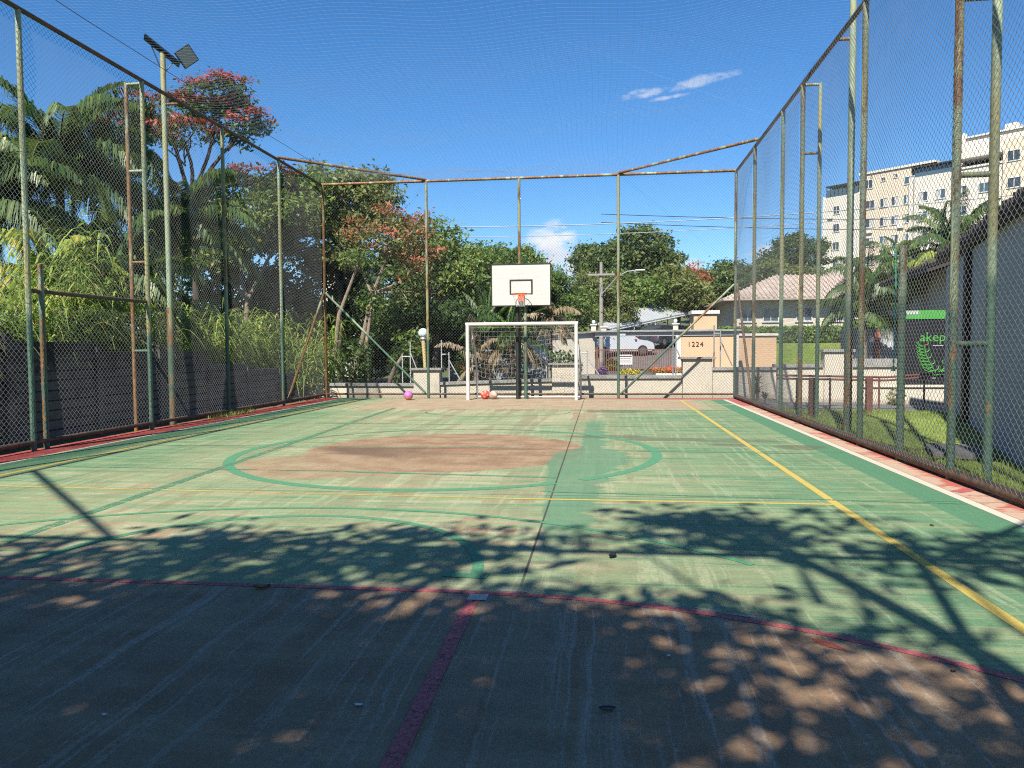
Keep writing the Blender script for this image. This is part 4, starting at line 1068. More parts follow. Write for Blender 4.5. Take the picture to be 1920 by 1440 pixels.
# grey corrugated gate in front of it
cg = thing('corrugated_gate', (9.3, 26, 0), 'grey corrugated sheet gate with a salmon post', 'gate')
mb = MB()
V = []; F = []; nq = 60
for i in range(nq+1):
    u = i/nq; xx = 7.9+2.9*u; yy = 26.0+.028*math.sin(i*math.pi*.66); V += [(xx, yy, .2), (xx, yy, 1.98)]
    if i: F.append((2*i-2, 2*i, 2*i+1, 2*i-1))
V += [(a, b_+.012, c) for a, b_, c in V]; k = 2*(nq+1); F += [tuple(q+k for q in f[::-1]) for f in F]
MB().add(V, F).build('sheet', M['corrugated'], cg)
BX(8.95, 9.10, 25.86, 25.98, .1, 2.02).build('gate_post', M['salmon'], cg)
# grey building beside the lawn
gb = thing('grey_building', (6.5, 13, 0), 'grey rendered building beside the lawn', 'building')
g0 = np.array([4.37, 7.5]); g1 = np.array([7.02, 16.35]); dd = (g1-g0)/np.linalg.norm(g1-g0); nn_ = np.array([-dd[1], dd[0]]); LL = np.linalg.norm(g1-g0)
mb = MB().obox((*((g0+g1)/2-nn_*3), 1.35), (*(dd*LL/2), 0), (*(nn_*3), 0), (0, 0, 1.65)); mb.build('wall', M['grey_wall'], gb)
e0, e1 = g0+nn_*.14-dd*.3, g1+nn_*.14+dd*.15; r0, r1 = g0-nn_*3.2-dd*.3, g1-nn_*3.2+dd*.15
ez0, ez1 = 3.00, 3.22
V = [(*e0, ez0), (*e1, ez1), (*r1, ez1+.5), (*r0, ez0+.5)]
rf = MB().add(V+[(a, b_, c-.10) for a, b_, c in V], [(0, 1, 2, 3), (7, 6, 5, 4), (0, 4, 5, 1), (1, 5, 6, 2), (2, 6, 7, 3), (3, 7, 4, 0)]).build('roof', M['eave_dark'], gb)
n = 44; first = None
for i in range(n+1):
    p = e0+(e1-e0)*i/n; q = r0+(r1-r0)*i/n; zz = (ez1-ez0)*i/n
    mb = MB().tube([(*(p+nn_*.03), ez0+.02), (*((p+q)/2), ez0+.27), (*q, ez0+.52)], [.095, .09, .085], 7)
    if first is None: first = mb.build('roof_tile', M['eave_dark'], rf); fp = p
    else: o = bpy.data.objects.new('roof_tile', first.data); link(o, rf); o.location = (*(p-fp), zz+rng.uniform(-.02, .02))
pp = g0+dd*LL*.655+nn_*.06
BX(pp[0]-.045, pp[0]+.045, pp[1]-.045, pp[1]+.045, -.1, 2.98).build('downpipe', M['brown_post'], gb)
MB().obox((*(g0+dd*LL*.34+nn_*.55), -.02), (*(dd*.55), 0), (*(nn_*.32), 0), (0, 0, .035)).build('step', M['paving'], gb, bevel=.01)

# black sign board
sb = thing('sign_board', (8.6, 20.05, 0), 'black sign board with green leaf wreath and green lettering', 'sign')
BX(7.62, 9.7, 20.0, 20.12, -.1, 2.08).build('board', M['sign_black'], sb)
BX(7.60, 9.72, 19.98, 20.14, 2.082, 2.30).build('top_band', M['sign_green'], sb)
BX(7.60, 7.95, 19.975, 19.979, 2.20, 2.29).build('band_mark', M['canopy_grey'], sb)
text_mesh('akep', .33, 'sign_green', 'lettering', sb, (7.98, 19.992, 1.52), (1, 0, 0), (0, 0, 1), .006, (1.0, 1.0))
MB().lathe((8.13, 19.985, 1.42), [(.001, -.03), (.035, 0), (.001, .03)], 8).build('red_dot', M['red_paint'], sb)
BX(8.30, 8.55, 19.988, 19.998, 1.40, 1.42).build('small_line', M['canopy_grey'], sb)
mb = MB()
def curl(p, q, bend, r=.010, n=7):
    p, q = np.array(p), np.array(q); d = q-p; nrm = np.array([-d[1], d[0]])
    pts = [p+d*s_+nrm*bend*math.sin(math.pi*s_) for s_ in np.linspace(0, 1, n)]; mb.tube([(a, 19.99, c) for a, c in pts], r, 5)
cxs = 8.44
for sgn in (-1, 1):
    stem = [(cxs+sgn*(.02+.62*s_**.8), .72+.72*s_**1.1) for s_ in np.linspace(0, 1, 10)]
    stem = [(cxs+sgn*(.04+.30*math.sin(s_*1.5)), .70+.70*s_) for s_ in np.linspace(0, 1, 10)]
    mb.tube([(a, 19.99, c) for a, c in stem], .013, 5)
    for i, (a, c) in enumerate(stem[1:]):
        curl((a, c), (a+sgn*(.22-.008*i), c+.17-.006*i), sgn*-.25); curl((a, c), (a+sgn*(.30-.012*i), c+.10), sgn*-.22)
        if i % 2 == 0: curl((a, c), (a-sgn*.08, c+.12), sgn*.3)
    for i in range(3): curl((cxs, .70), (cxs+sgn*(.05+.05*i), .62+.06*i), .4)
mb.build('wreath', M['sign_green'], sb)
BX(8.30, 8.38, 19.99, 19.998, .58, .60).build('small_line', M['canopy_grey'], sb)

# brown handrails
hr = thing('handrail', (6, 17.5, 0), 'brown tubular handrail in front of the white wall', 'handrail')
for z_ in (.74, .67): TB([(3.95, 17.5, z_+.02), (6.3, 17.5, z_-.03), (8.4, 18.1, z_+.10)], .024, 8).build('rail', M['brown_rail'], hr, smooth=True)
for xx in (4.38, 5.1, 6.15, 6.62, 7.2): TB([(xx, 17.5+max(0, xx-6.3)*.28, -.1), (xx, 17.5+max(0, xx-6.3)*.28, .70)], .024, 8).build('upright', M['brown_rail'], hr, smooth=True)
for xx, lb in ((4.08, 'square brown post nearest the fence'), (5.14, 'square brown post beside the lawn')):
    o = BX(xx-.055, xx+.055, 15.1, 15.21, -.1, .80).build('gate_stump', M['brown_rail'], None, origin=(xx, 15.15, -.05), bevel=.006); tag(o, lb, 'post', 'square brown posts')

# green rope hanging from the fence
o = TB([(XR+.1, 10.1, 2.7), (XR+.12, 10.12, 2.2), (XR+.11, 10.11, 1.6), (XR+.10, 10.1, 1.15)], .009, 6).build('hanging_rope', M['rope_green'], None, origin=(XR+.1, 10.1, 1.1)); tag(o, 'thin green rope hanging outside the right fence', 'rope')
TB([(XR+.10, 10.1, 1.15), (XR+.10, 10.1, 1.08)], [.016, .028], 6).build('rope_tassel', M['rope_green'], o)

# ================================================================== APARTMENT BUILDING on the hill
A0 = np.array([32.38, 115.0]); fd = np.array([.7333, -.6799]); fn_ = np.array([-.6799, -.7333])
ab = thing('apartment_building', (40, 112, 9), 'tall cream and peach apartment block on the hill', 'building')
def P3(s_, z_, out=0.): q = A0+fd*s_+fn_*out; return np.array([q[0], q[1], z_])
D3 = np.array([*fd, 0]); N3 = np.array([*fn_, 0]); UP = np.array([0, 0, 1.])
def slab(s0, s1, z0, z1, o0, o1, mat, name, parent=ab): return MB().obox(P3((s0+s1)/2, (z0+z1)/2, (o0+o1)/2), D3*(s1-s0)/2, N3*(o1-o0)/2, UP*(z1-z0)/2).build(name, M[mat], parent)
slab(0, 5.2, 4, 23.05, -14, 0, 'bld_cream', 'wall'); slab(-.02, 5.2, 4, 23.0, -.3, .02, 'bld_cream', 'wall_face')
slab(5.25, 12.1, 4, 25.3, -14, .25, 'bld_peach', 'wall')
slab(12.15, 22.9, 4, 23.75, -14, .5, 'bld_cream', 'wall')
slab(22.95, 40, 4, 26.4, -14, .8, 'bld_peach', 'wall')
slab(4.98, 5.24, 4, 23.1, -.5, .32, 'bld_white', 'pilaster'); slab(12.0, 12.14, 4, 23.6, -.5, .60, 'bld_white', 'pilaster')
slab(-.2, .25, 4, 23.2, -.5, .10, 'bld_white', 'pilaster')
# roof storey pieces
slab(17.2, 40, 23.8, 28.3, -10, -3.0, 'bld_cream', 'penthouse'); slab(17.0, 17.6, 23.8, 29.0, -3.2, -2.4, 'bld_white', 'chimney')
slab(21.9, 23.3, 28.3, 29.3, -5, -3.2, 'bld_cream', 'water_tank'); slab(24.3, 25.4, 27.9, 28.9, -5, -3.2, 'bld_cream', 'water_tank')
slab(5.2, 15.2, 25.35, 25.65, -12, .45, 'bld_cream', 'roof_slab'); slab(12.2, 15.2, 24, 25.3, -11, -1.5, 'bld_peach', 'penthouse')
slab(17.2, 40, 28.35, 28.55, -10.5, -2.7, 'bld_white', 'parapet')
g1_ = slab(12.4, 17.2, 23.8, 25.0, -.1, .0, 'glass_blue', 'glass_screen'); slab(12.3, 17.3, 25.0, 25.18, -3, .5, 'dark_metal', 'pergola')
slab(17.6, 22.9, 24.1, 25.1, -3.0, -2.9, 'window_dark', 'terrace_opening'); slab(17.5, 23, 25.1, 25.3, -3.1, .4, 'bld_white', 'terrace_roof')
slab(17.2, 23.0, 23.75, 24.0, -.2, .65, 'bld_white', 'parapet')
slab(.2, 5.1, 24.55, 24.72, -5, .0, 'dark_metal', 'pergola'); slab(.25, 5.0, 23.1, 24.1, -.12, -.06, 'glass_blue', 'glass_screen')
for i in range(9): slab(.3+i*.58, .36+i*.58, 23.1, 24.55, -.05, .0, 'dark_metal', 'pergola_post')
def aw(s_, z_, w, h, out, k): window(ab, P3(s_-w/2, z_-h/2, out), w, h, D3, N3, ['window_dark', 'window_dark', 'glass_blue'][k % 3], depth=.1, curtain=[0, 1, -1, 0][k % 4])
k = 0
for z_ in (21.1, 18.55, 15.95, 13.4, 10.8):
    for s_, w, h, out in ((1.85, .95, 1.15, .02), (3.95, .95, 1.15, .02), (6.75, 1.25, 1.2, .25), (8.6, 1.0, 1.25, .25), (10.1, 1.0, 1.25, .25), (11.6, .8, 1.2, .25), (13.75, 1.2, 1.25, .5), (15.9, 1.2, 1.25, .5), (18.4, 1.2, 1.2, .5), (20.9, 1.2, 1.2, .5), (24.2, 1.5, 1.25, .8), (27.5, 1.5, 1.25, .8)):
        aw(s_, z_, w, h, out, k*7 % 11); k += 1
aw(6.5, 23.95, 1.2, 1.25, .25, 0); aw(8.5, 24.3, .5, .5, .25, 0); aw(10.1, 24.5, .5, .5, .25, 1); aw(6.9, 25.0, .25, .3, .25, 0); aw(11.9, 23.6, 1.3, 1.0, .25, 2); aw(24.1, 24.35, 1.4, 1.3, .8, 3); aw(27.5, 24.35, 1.4, 1.3, .8, 1)

for s_, z_, out in ((13.75, 20.1, .5), (6.75, 17.4, .25), (10.9, 17.6, .25), (15.9, 17.3, .5), (1.0, 20.2, .02), (8.6, 14.9, .25)):
    slab(s_-.35, s_+.35, z_-.25, z_+.25, out, out+.3, 'bld_white', 'air_conditioner')
for s_, z1_, out in ((5.6, 25.2, .25), (12.6, 23.6, .5), (17.2, 23.6, .5)): slab(s_-.05, s_+.05, 8, z1_, out, out+.1, 'coping', 'drainpipe')
# pale buildings glimpsed between the trees
o = thing('pale_house', (-13.5, 39, 0), 'pale house glimpsed between the trees on the left', 'house')
BX(-14.6, -12.4, 38, 42, 0, 5.8).build('wall', M['bld_white'], o); BX(-14.8, -12.2, 37.8, 42.2, 5.802, 6.1).build('roof', M['coping'], o)
window(o, (-13.9, 37.995, 4.2), .9, .9, (1, 0, 0), (0, -1, 0))
o = thing('white_outbuilding', (-6, 38.5, 0), 'low white building seen above the goal crossbar', 'building')
BX(-7.8, -4.2, 38, 41, -.1, 2.88).build('wall', M['bld_white'], o); BX(-8.0, -4.0, 37.8, 41.2, 2.882, 3.02).build('roof', M['coping'], o)
o = thing('picket_fence', (-4.1, 29.5, -.05), 'short white picket panel left of the grey car', 'fence')
for i in range(6): BX(-4.75+i*.13, -4.68+i*.13, 29.5, 29.53, 0.0, 1.28).build('picket', M['frame_white'], o)
for z_ in (.3, 1.0): BX(-4.8, -4.0, 29.532, 29.56, z_, z_+.06).build('rail', M['frame_white'], o)

# utility poles and wires
def upole(x, y, h, label, arms=((-.9, 1.0),), r=.15):
    zb = float(terr(x, y))-.1; t_ = thing('utility_pole', (x, y, zb), label, 'utility pole', 'utility poles along the street')
    TB([(x, y, zb), (x, y, zb+h*.5), (x, y, zb+h)], [r, r*.82, r*.62], 10).build('pole', M['pole_concrete'], t_, smooth=True)
    for dz_, w in arms:
        zz = zb+h+dz_; BX(x-w, x+w, y-.20, y-.11, zz-.06, zz+.05).build('cross_arm', M['pole_concrete'], t_)
        mb = MB()
        for q in (-.85, -.4, .4, .85): mb.lathe((x+w*q, y-.155, zz+.05), [(.03, 0), (.05, .05), (.03, .12)], 8)
        mb.build('insulators', M['coping'], t_)
upole(-6.05, 33.5, 6.0, 'concrete utility pole left of the backboard', ((-1.0, .95), (-1.75, .8)), .17)
upole(-.02, 45.5, 6.1, 'concrete utility pole right of the backboard', ((-.75, .8),))
upole(9.0, 72, 5.8, 'slim utility pole on the hillside', ((-.3, .6),), .13)
t_ = thing('street_light', (-.02, 45.2, 5.3), 'curved street light arm on the pole right of the backboard', 'street light')
TB([(-.02, 45.3, 4.6), (.9, 44.9, 5.6), (1.5, 44.7, 5.9), (2.0, 44.6, 5.95)], .035, 6).build('arm', M['galv'], t_, smooth=True)
MB().obox((2.25, 44.55, 5.95), (.28, -.04, 0), (.01, .10, 0), (0, 0, .04)).build('lamp_head', M['galv'], t_, bevel=.02)
def cable(label, a, b, sag, mat='cable', r=.02, n=24):
    a, b = np.array(a, float), np.array(b, float); pts = [a+(b-a)*u - np.array([0, 0, sag*4*u*(1-u)]) for u in np.linspace(0, 1, n)]
    o = TB(pts, r, 5).build('power_cable', M[mat], None, origin=tuple(a)); tag(o, label, 'cable', 'overhead cables')
cable('pale overhead cable, upper one across the trees', (-40, 45, 10.9), (30, 45, 10.4), 1.9, 'cable_pale', .028)
cable('pale overhead cable, lower one across the trees', (-40, 44.6, 10.2), (30, 45.4, 9.9), 1.9, 'cable_pale', .02)
cable('dark overhead cable crossing in front of the apartment block', (-.02, 45.3, 9.4), (60, 60, 12), 1.0, 'cable', .02)
cable('dark lower cable across the apartment block', (-.02, 45.3, 8.9), (60, 60, 11), 1.0, 'cable', .02)
cable('low cable running behind the globe lamp', (-40, 31, 2.6), (-6.05, 33.3, 2.45), .5, 'cable_pale', .018)
cable('lowest cable running behind the globe lamp', (-40, 30.5, 1.9), (-6.05, 33.3, 2.1), .3, 'cable_pale', .014)
cable('cable strung from the left pole to the right pole', (-6.05, 33.3, 5.0), (-.02, 45.3, 5.3), .3, 'cable', .015)
cable('middle cable across the dark trees', (-40, 32, 5.2), (-6.05, 33.3, 4.3), .6, 'cable_pale', .014)

# loose bits on the court
def leaf_bit(label, x, y, s, mat, rz, curl_=.5):
    V = []; F = []; nu, nv = 6, 4
    for i in range(nu):
        for j in range(nv):
            u = i/(nu-1)*2-1; v = j/(nv-1)*2-1; wv = (1-u*u)**.5*.45+.05
            V.append((u*s, v*wv*s, .006+curl_*s*(.35*v*v+.25*u*u)))
    for i in range(nu-1):
        for j in range(nv-1): k = i*nv+j; F.append((k, k+1, k+nv+1, k+nv))
    V += [(a, b_, c+.0025) for a, b_, c in V]; q = nu*nv; F += [tuple(p+q for p in f[::-1]) for f in F]
    mb = MB().add(V, F); mb.rot((0, 0), rz); mb.v = [(a+x, b_+y, c) for a, b_, c in mb.v]
    o = mb.build('fallen_leaf', M[mat], None, origin=(x, y, 0), smooth=True); tag(o, label, 'leaf')
leaf_bit('curled brown leaf on the red area line', -1.99, 4.13, .05, 'dry_leaf', .3)
leaf_bit('small black leaf on the shaded green paint', .07, 4.98, .045, 'black_paint', 1.2, .8)
leaf_bit('dark leaf lying in the near shade', .02, 2.85, .032, 'black_paint', .1, .3)
leaf_bit('tiny dark leaf near the right sideline', 2.55, 6.1, .02, 'black_paint', 2, .3)
leaf_bit('brown leaf under the red arc on the right', 1.5, 3.35, .02, 'dry_leaf', 1, .5)
for i, (x, y, s_) in enumerate(((-.95, 2.78, .018), (.30, 3.38, .013), (-1.9, 2.6, .012))):
    leaf_bit(['white scrap of paper in the near shade', 'thin white scrap right of the red line', 'tiny white scrap at the far left of the shade'][i], x, y, s_, 'litter', i*1.3, .15)
# ================================================================== VEGETATION
def unit(a): return a/(np.linalg.norm(a, axis=-1, keepdims=True)+1e-9)
def ellipsoid_clumps(c, r, n, g_, shell=.45):
    d = unit(g_.normal(size=(n, 3))); rad = g_.uniform(shell, 1, (n, 1))**.6
    return np.array(c)+d*np.array(r)*rad, d
def clump_leaves(P, D, per, spread, size, g_, up=.5, flat=.6, droop=0.):
    """leaf quads scattered round each clump centre P with outward direction D"""
    n = len(P)*per; C = np.repeat(P, per, 0); Dd = np.repeat(D, per, 0)
    off = g_.normal(size=(n, 3))*spread*np.array([1, 1, flat]); L = C+off
    nr = unit(Dd*.5 + g_.normal(size=(n, 3))*.75 + np.array([0, 0, up]))
    a = unit(np.cross(nr, g_.normal(size=(n, 3)))); a[:, 2] -= droop; a = unit(a); b_ = unit(np.cross(nr, a))
    s = size*g_.uniform(.42, 1.65, (n, 1))
    return np.stack([L-a*s, L-b_*s*.40+nr*s*.10, L+a*s, L+b_*s*.40+nr*s*.10], 1).reshape(-1, 3)
def limb(mb, p, q, r0, r1, g_, n=5, bow=.12, sides=6):
    p, q = np.array(p, float), np.array(q, float); d = q-p; L = np.linalg.norm(d)
    side = g_.normal(size=3)*bow*L; side[2] = abs(side[2])*.6
    pts = [p+d*u+side*math.sin(math.pi*u)*.5 for u in np.linspace(0, 1, n)]
    mb.tube(pts, list(np.linspace(r0, r1, n)), sides); return pts
def tree(name, label, base, H, lobes, mat, per=110, size=.10, spread=.38, nclump=None, trunk_r=.14, bark='bark_pale', seed=1, group=None, extra=None, fork=.45, shell=.45, cat='tree', up=.5, flat=.6, lean=None, limbs=True):
    """tapered trunk, limbs to every other clump, leaf crown; lobes = [(centre, radii, clumps)]; extra = [(material, fraction, mode)]"""
    g_ = np.random.default_rng(seed); base = np.array(base, float)
    t_ = thing(name, tuple(base), label, cat, group)
    Ps, Ds = [], []
    for c, r, n in lobes:
        p, d = ellipsoid_clumps(c, r, n, g_, shell); Ps.append(p); Ds.append(d)
    P = np.concatenate(Ps); D = np.concatenate(Ds)
    cc = np.average(np.array([l[0] for l in lobes]), axis=0, weights=[l[2] for l in lobes])
    top = np.array([cc[0]*.75+base[0]*.25, cc[1]*.75+base[1]*.25, max(base[2]+H*fork, base[2]+.4)]) if lean is None else np.array(lean, float)
    mb = MB(); tp = limb(mb, base-np.array([0, 0, .25]), top, trunk_r, trunk_r*.62, g_, 7, .06, 9)
    mb.build('trunk', M[bark], t_, smooth=True)
    if limbs:
        mb = MB()
        for c, r, n in lobes:
            hub = np.array(c)-np.array([0, 0, r[2]*.25]); limb(mb, top, hub, trunk_r*.5, trunk_r*.28, g_, 6, .14, 6)
            sel = ellipsoid_clumps(c, r, max(4, n//7), g_, .7)[0]
            for q in sel: limb(mb, hub+(top-hub)*g_.uniform(0, .5), q, trunk_r*.22, .012, g_, 5, .16, 4)
        mb.build('branches', M[bark], t_, smooth=True)
    red = np.zeros(len(P), bool)
    if extra:
        em, ef, ez = extra; sc = D[:, 2]*ez + g_.uniform(-.5, .5, len(P)); red = sc > np.quantile(sc, 1-ef)
    V = clump_leaves(P[~red], D[~red], per, spread, size, g_, up, flat); obj('crown', V, quads(V), M[mat], t_)
    if extra:
        V = clump_leaves(P[red]+np.array([0, 0, .08]), D[red], per, spread*.8, size*.9, g_, up*1.6, flat*.6); obj('red_crown', V, quads(V), M[em], t_)
        k = max(1, per//3); V = clump_leaves(P[red]-np.array([0, 0, .18]), D[red], k, spread, size, g_, up, flat)
        obj('under_leaves', V, quads(V), M[mat], t_)
    return t_

# tall red-topped tree on the left
tree('red_leaved_tree', 'tall open tree with red leaf tips behind the floodlight pole', (-15.3, 26.3, 0), 10.5,
     [((-17.4, 26, 9.7), (1.5, 1.4, .75), 26), ((-15.9, 26.2, 10.3), (1.3, 1.3, .8), 26), ((-13.9, 26.2, 10.75), (1.35, 1.3, .75), 30), ((-13.0, 26.4, 9.6), (.95, 1.1, .65), 16), ((-17.6, 26, 8.4), (1.3, 1.2, .5), 18), ((-15.2, 26, 9.3), (1.3, 1.2, .5), 14), ((-12.3, 26.6, 7.8), (1.2, 1, .45), 9)],
     'leaf_dark', per=80, size=.085, spread=.26, trunk_r=.16, bark='bark_dark', seed=11, extra=('leaf_red', .66, .55), lean=(-15.1, 26.3, 7.0), shell=.3, flat=.4)
# red flowering tree behind the far fence
tree('coral_tree', 'coral flowering tree with pale branches behind the far fence', (-9.2, 26.2, 0), 6.5,
     [((-7.5, 26.0, 5.6), (1.75, 1.5, 1.0), 46), ((-6.4, 26.2, 4.6), (1.0, 1.1, .9), 20), ((-8.7, 26.2, 4.9), (.8, 1.0, .7), 14), ((-6.6, 26, 3.6), (.8, .9, .6), 8)],
     'leaf_olive', per=60, size=.075, spread=.26, trunk_r=.12, seed=12, extra=('leaf_coral', .55, .7), lean=(-8.2, 26.2, 3.4), shell=.25)
# mid-green trees
T = [
 ('leafy_tree', 'bright green feathery tree in front of the red-topped one', (-14, 27.5, 0), 7.5, [((-13.6, 27.6, 6.6), (2.2, 1.6, 1.5), 60), ((-15.2, 27.4, 5.3), (1.5, 1.5, 1.2), 36), ((-11.7, 27.9, 7.0), (1.5, 1.5, 1.3), 40)], 'leaf_light', 21),
 ('leafy_tree', 'tall green tree just left of the far corner post', (-10.6, 29.5, 0), 8, [((-10.9, 29.6, 7.3), (1.7, 1.5, 1.5), 48), ((-9.6, 29.8, 7.4), (1.4, 1.4, 1.2), 36), ((-11.3, 29.4, 5.6), (1.6, 1.4, 1.2), 32)], 'leaf_olive', 22),
 ('leafy_tree', 'green tree rising behind the coral tree', (-7.2, 31.5, 0), 8, [((-7.7, 31.5, 5.7), (1.7, 1.6, 1.3), 46), ((-6.0, 31.8, 4.7), (1.4, 1.4, 1.1), 36)], 'leaf_light', 23),
 ('dark_tree', 'dark tree filling the gap left of the globe lamp', (-8.8, 30.5, 0), 5.5, [((-8.9, 30.5, 3.6), (2.2, 1.2, 1.8), 70), ((-7.0, 31, 3.3), (1.7, 1.2, 1.6), 50)], 'leaf_dark', 24),
 ('dark_tree', 'bushy green tree seen through the end of the left fence', (-12.4, 31, 0), 5.5, [((-12.4, 31, 3.8), (2.5, 1.3, 2.0), 76), ((-14.8, 30.5, 3.4), (1.9, 1.3, 1.7), 50)], 'leaf_mid', 25),
 ('dark_tree', 'bushy green tree behind the tall grass on the left', (-17.5, 29, 0), 5.5, [((-17.6, 29, 4.0), (2.5, 1.4, 2.2), 70), ((-19.8, 28, 4.2), (2, 1.4, 2.0), 50)], 'leaf_mid', 26),
 ('leafy_tree', 'dark green tree between the utility pole and the coral tree', (-5.4, 35, 0), 7, [((-5.2, 35, 4.6), (1.7, 1.4, 1.6), 56), ((-6.3, 35.3, 3.2), (1.7, 1.3, 1.4), 50)], 'leaf_dark', 27),
 ('leafy_tree', 'bright green tree right behind the left utility pole', (-6.5, 42, 0), 9, [((-6.7, 42, 5.9), (2.1, 1.8, 1.4), 56), ((-4.7, 42.4, 6.0), (1.5, 1.5, 1.2), 42), ((-6.0, 42, 4.6), (2, 1.6, 1.5), 46)], 'leaf_light', 28),
 ('leafy_tree', 'green tree directly behind the backboard', (-3.4, 46, .3), 8.5, [((-3.6, 46, 4.9), (1.8, 1.8, 1.5), 60), ((-1.9, 46.4, 3.6), (1.7, 1.6, 1.6), 48), ((-4.4, 46, 4.2), (1.8, 1.5, 1.5), 46)], 'leaf_mid', 29),
 ('leafy_tree', 'olive bushy tree right of the backboard', (-.6, 52, .8), 6, [((-.9, 52, 5.0), (1.9, 1.6, 1.7), 56), ((.4, 52.5, 4.0), (1.7, 1.5, 1.5), 48)], 'leaf_olive', 30),
]
for nm, lb, bs, H, lobes, mt, sd in T:
    tree(nm, lb, bs, H, lobes, mt, per=175 if mt != 'leaf_dark' else 120, size=.092, spread=.30, shell=.55, seed=sd, bark='bark_pale' if sd % 2 else 'bark_dark', group='trees beyond the court', trunk_r=.15)
T = [
 ('tall_tree', 'tallest dark tree above the entrance carport', (3.3, 62, 2), 9.5, [((3.5, 62, 9.6), (2.3, 2, 1.6), 60), ((1.2, 62.4, 8.7), (1.9, 1.7, 1.3), 44), ((4.9, 62.4, 7.9), (1.5, 1.6, 1.4), 36), ((2.6, 62, 7.0), (2.6, 2, 1.5), 54)], 'leaf_far', 41),
 ('tall_tree', 'rounded dark tree left of the tallest one', (-.6, 64, 2.2), 8.5, [((-.7, 64, 8.9), (1.7, 1.6, 1.3), 44), ((.0, 64.4, 7.2), (2.2, 1.8, 1.5), 50)], 'leaf_far', 42),
 ('hill_tree', 'bushy tree below the tallest tree', (1.5, 58, 1.8), 5.5, [((1.2, 58, 5.4), (2.2, 1.6, 1.6), 54), ((3.6, 58.4, 5.0), (2, 1.6, 1.5), 50)], 'leaf_mid', 43),
 ('hill_tree', 'olive tree above the peach block', (6.0, 60, 2.1), 5.5, [((5.6, 60, 6.0), (1.7, 1.5, 1.6), 46), ((7.0, 60.6, 5.2), (1.6, 1.5, 1.3), 38)], 'leaf_olive', 44),
 ('hill_tree', 'shrubby tree right of the slim hillside pole', (10.2, 72, 4), 6, [((10.0, 72, 7.6), (2.0, 1.8, 1.6), 46), ((12.2, 72, 7.0), (2.0, 1.8, 1.5), 42)], 'leaf_far', 45),
 ('hill_tree', 'wide low tree under the small clouds', (14.5, 80, 5), 6, [((13.5, 80, 8.8), (2.6, 2, 1.6), 50), ((16.8, 80.5, 8.4), (2.6, 2, 1.5), 46)], 'leaf_far', 46),
 ('hill_tree', 'dark round tree touching the apartment block', (24, 96, 7.5), 8, [((23.5, 96, 13.2), (2.4, 2.2, 2.2), 56), ((21.3, 96, 11.8), (2.2, 2, 1.8), 44), ((26, 97, 12.6), (2.2, 2, 2.2), 48)], 'leaf_dark', 47),
 ('hill_tree', 'pale scrubby tree on the slope behind the tiled roof', (19, 84, 5.5), 5, [((18.4, 84, 9.2), (2.4, 1.8, 1.3), 44), ((21.5, 84.5, 8.8), (2.4, 1.8, 1.3), 44)], 'leaf_olive', 48),
 ('hill_tree', 'thin red-tipped tree beside the slim hillside pole', (7.9, 68, 3.2), 6, [((7.9, 68, 7.4), (1.0, 1.0, .9), 22)], 'leaf_coral', 49),
]
for nm, lb, bs, H, lobes, mt, sd in T:
    tree(nm, lb, bs, H, lobes, mt, per=100, size=.16, spread=.40, shell=.5, seed=sd, bark='bark_dark', group='trees on the hillside', trunk_r=.18)
# slim saplings at the far left corner, trunks in the sun
for i, (a, b_, c_, lb) in enumerate((((-9.25, 24.6, 0), (-8.9, 24.7, 2.6), (-8.2, 24.8, 4.4), 'pale crooked sapling trunk just right of the far corner post'), ((-8.2, 25.6, 0), (-8.25, 25.6, 1.6), (-8.05, 25.7, 3.0), 'thin grey sapling trunk behind the fence brace'), ((-7.3, 24.4, 0), (-6.9, 24.4, .75), (-6.3, 24.5, 1.7), 'short mossy trunk leaning right behind the low wall'))):
    t_ = thing('sapling', a, lb, 'tree', 'saplings behind the low wall')
    TB([tuple(np.array(a)-(0, 0, .2)), b_, c_], [.10, .075, .04], 8).build('trunk', M['bark_pale'], t_, smooth=True)
    V = blob_leaves(240, tuple(np.array(c_)+(0, 0, .1)), (.7, .6, .35), .08); obj('crown', V, quads(V), M['leaf_mid'], t_)
for i, (c, r, n, mt, lb) in enumerate((((-8.6, 25.2, 1.0), (.8, .5, .9), 900, 'leaf_dark', 'dark shrub at the far left end of the low wall'), ((-6.7, 25.4, .9), (.8, .5, .8), 900, 'leaf_dark', 'dark shrub left of the globe lamp'), ((-6.2, 24.3, 1.35), (.45, .3, .18), 260, 'leaf_mid', 'light green sprig left of the globe lamp'), ((-4.6, 26.5, .8), (.7, .5, .8), 700, 'leaf_dark', 'dark shrub right of the globe lamp'),
        ((-13.2, 22.5, 2.4), (1.2, .8, .7), 1500, 'leaf_yellow', 'yellow-green bush above the tall grass'), ((-11.0, 23.5, 1.9), (1.0, .8, .6), 1100, 'leaf_yellow', 'small yellowish bush by the tall grass end'))):
    shrub('shrub', lb, 'shrub', c, r, n, .085, mt, group='shrubs behind the fences', z0=0)

for i, (xx, yy, hh) in enumerate(((-16.5, 33, 2.0), (-13.6, 34, 2.0), (-10.8, 34.2, 1.9), (-8.4, 34, 1.8), (-6.2, 36.5, 1.5))):
    shrub('shrub', ['large dark shrub far left under the trees', 'large dark shrub behind the plank wall end', 'large dark shrub behind the far corner post', 'large dark shrub behind the crooked sapling', 'large dark shrub behind the utility pole'][i], 'shrub', (xx, yy, hh), (1.9, .9, hh), 2600, .16, 'leaf_dark', group='shrubs behind the fences', z0=0)
shrub('shrub', 'dark bush left of the goal pillar behind the wall', 'shrub', (-1.15, 24.2, .75), (.55, .35, .65), 900, .07, 'leaf_dark', group='shrubs behind the fences', z0=0)
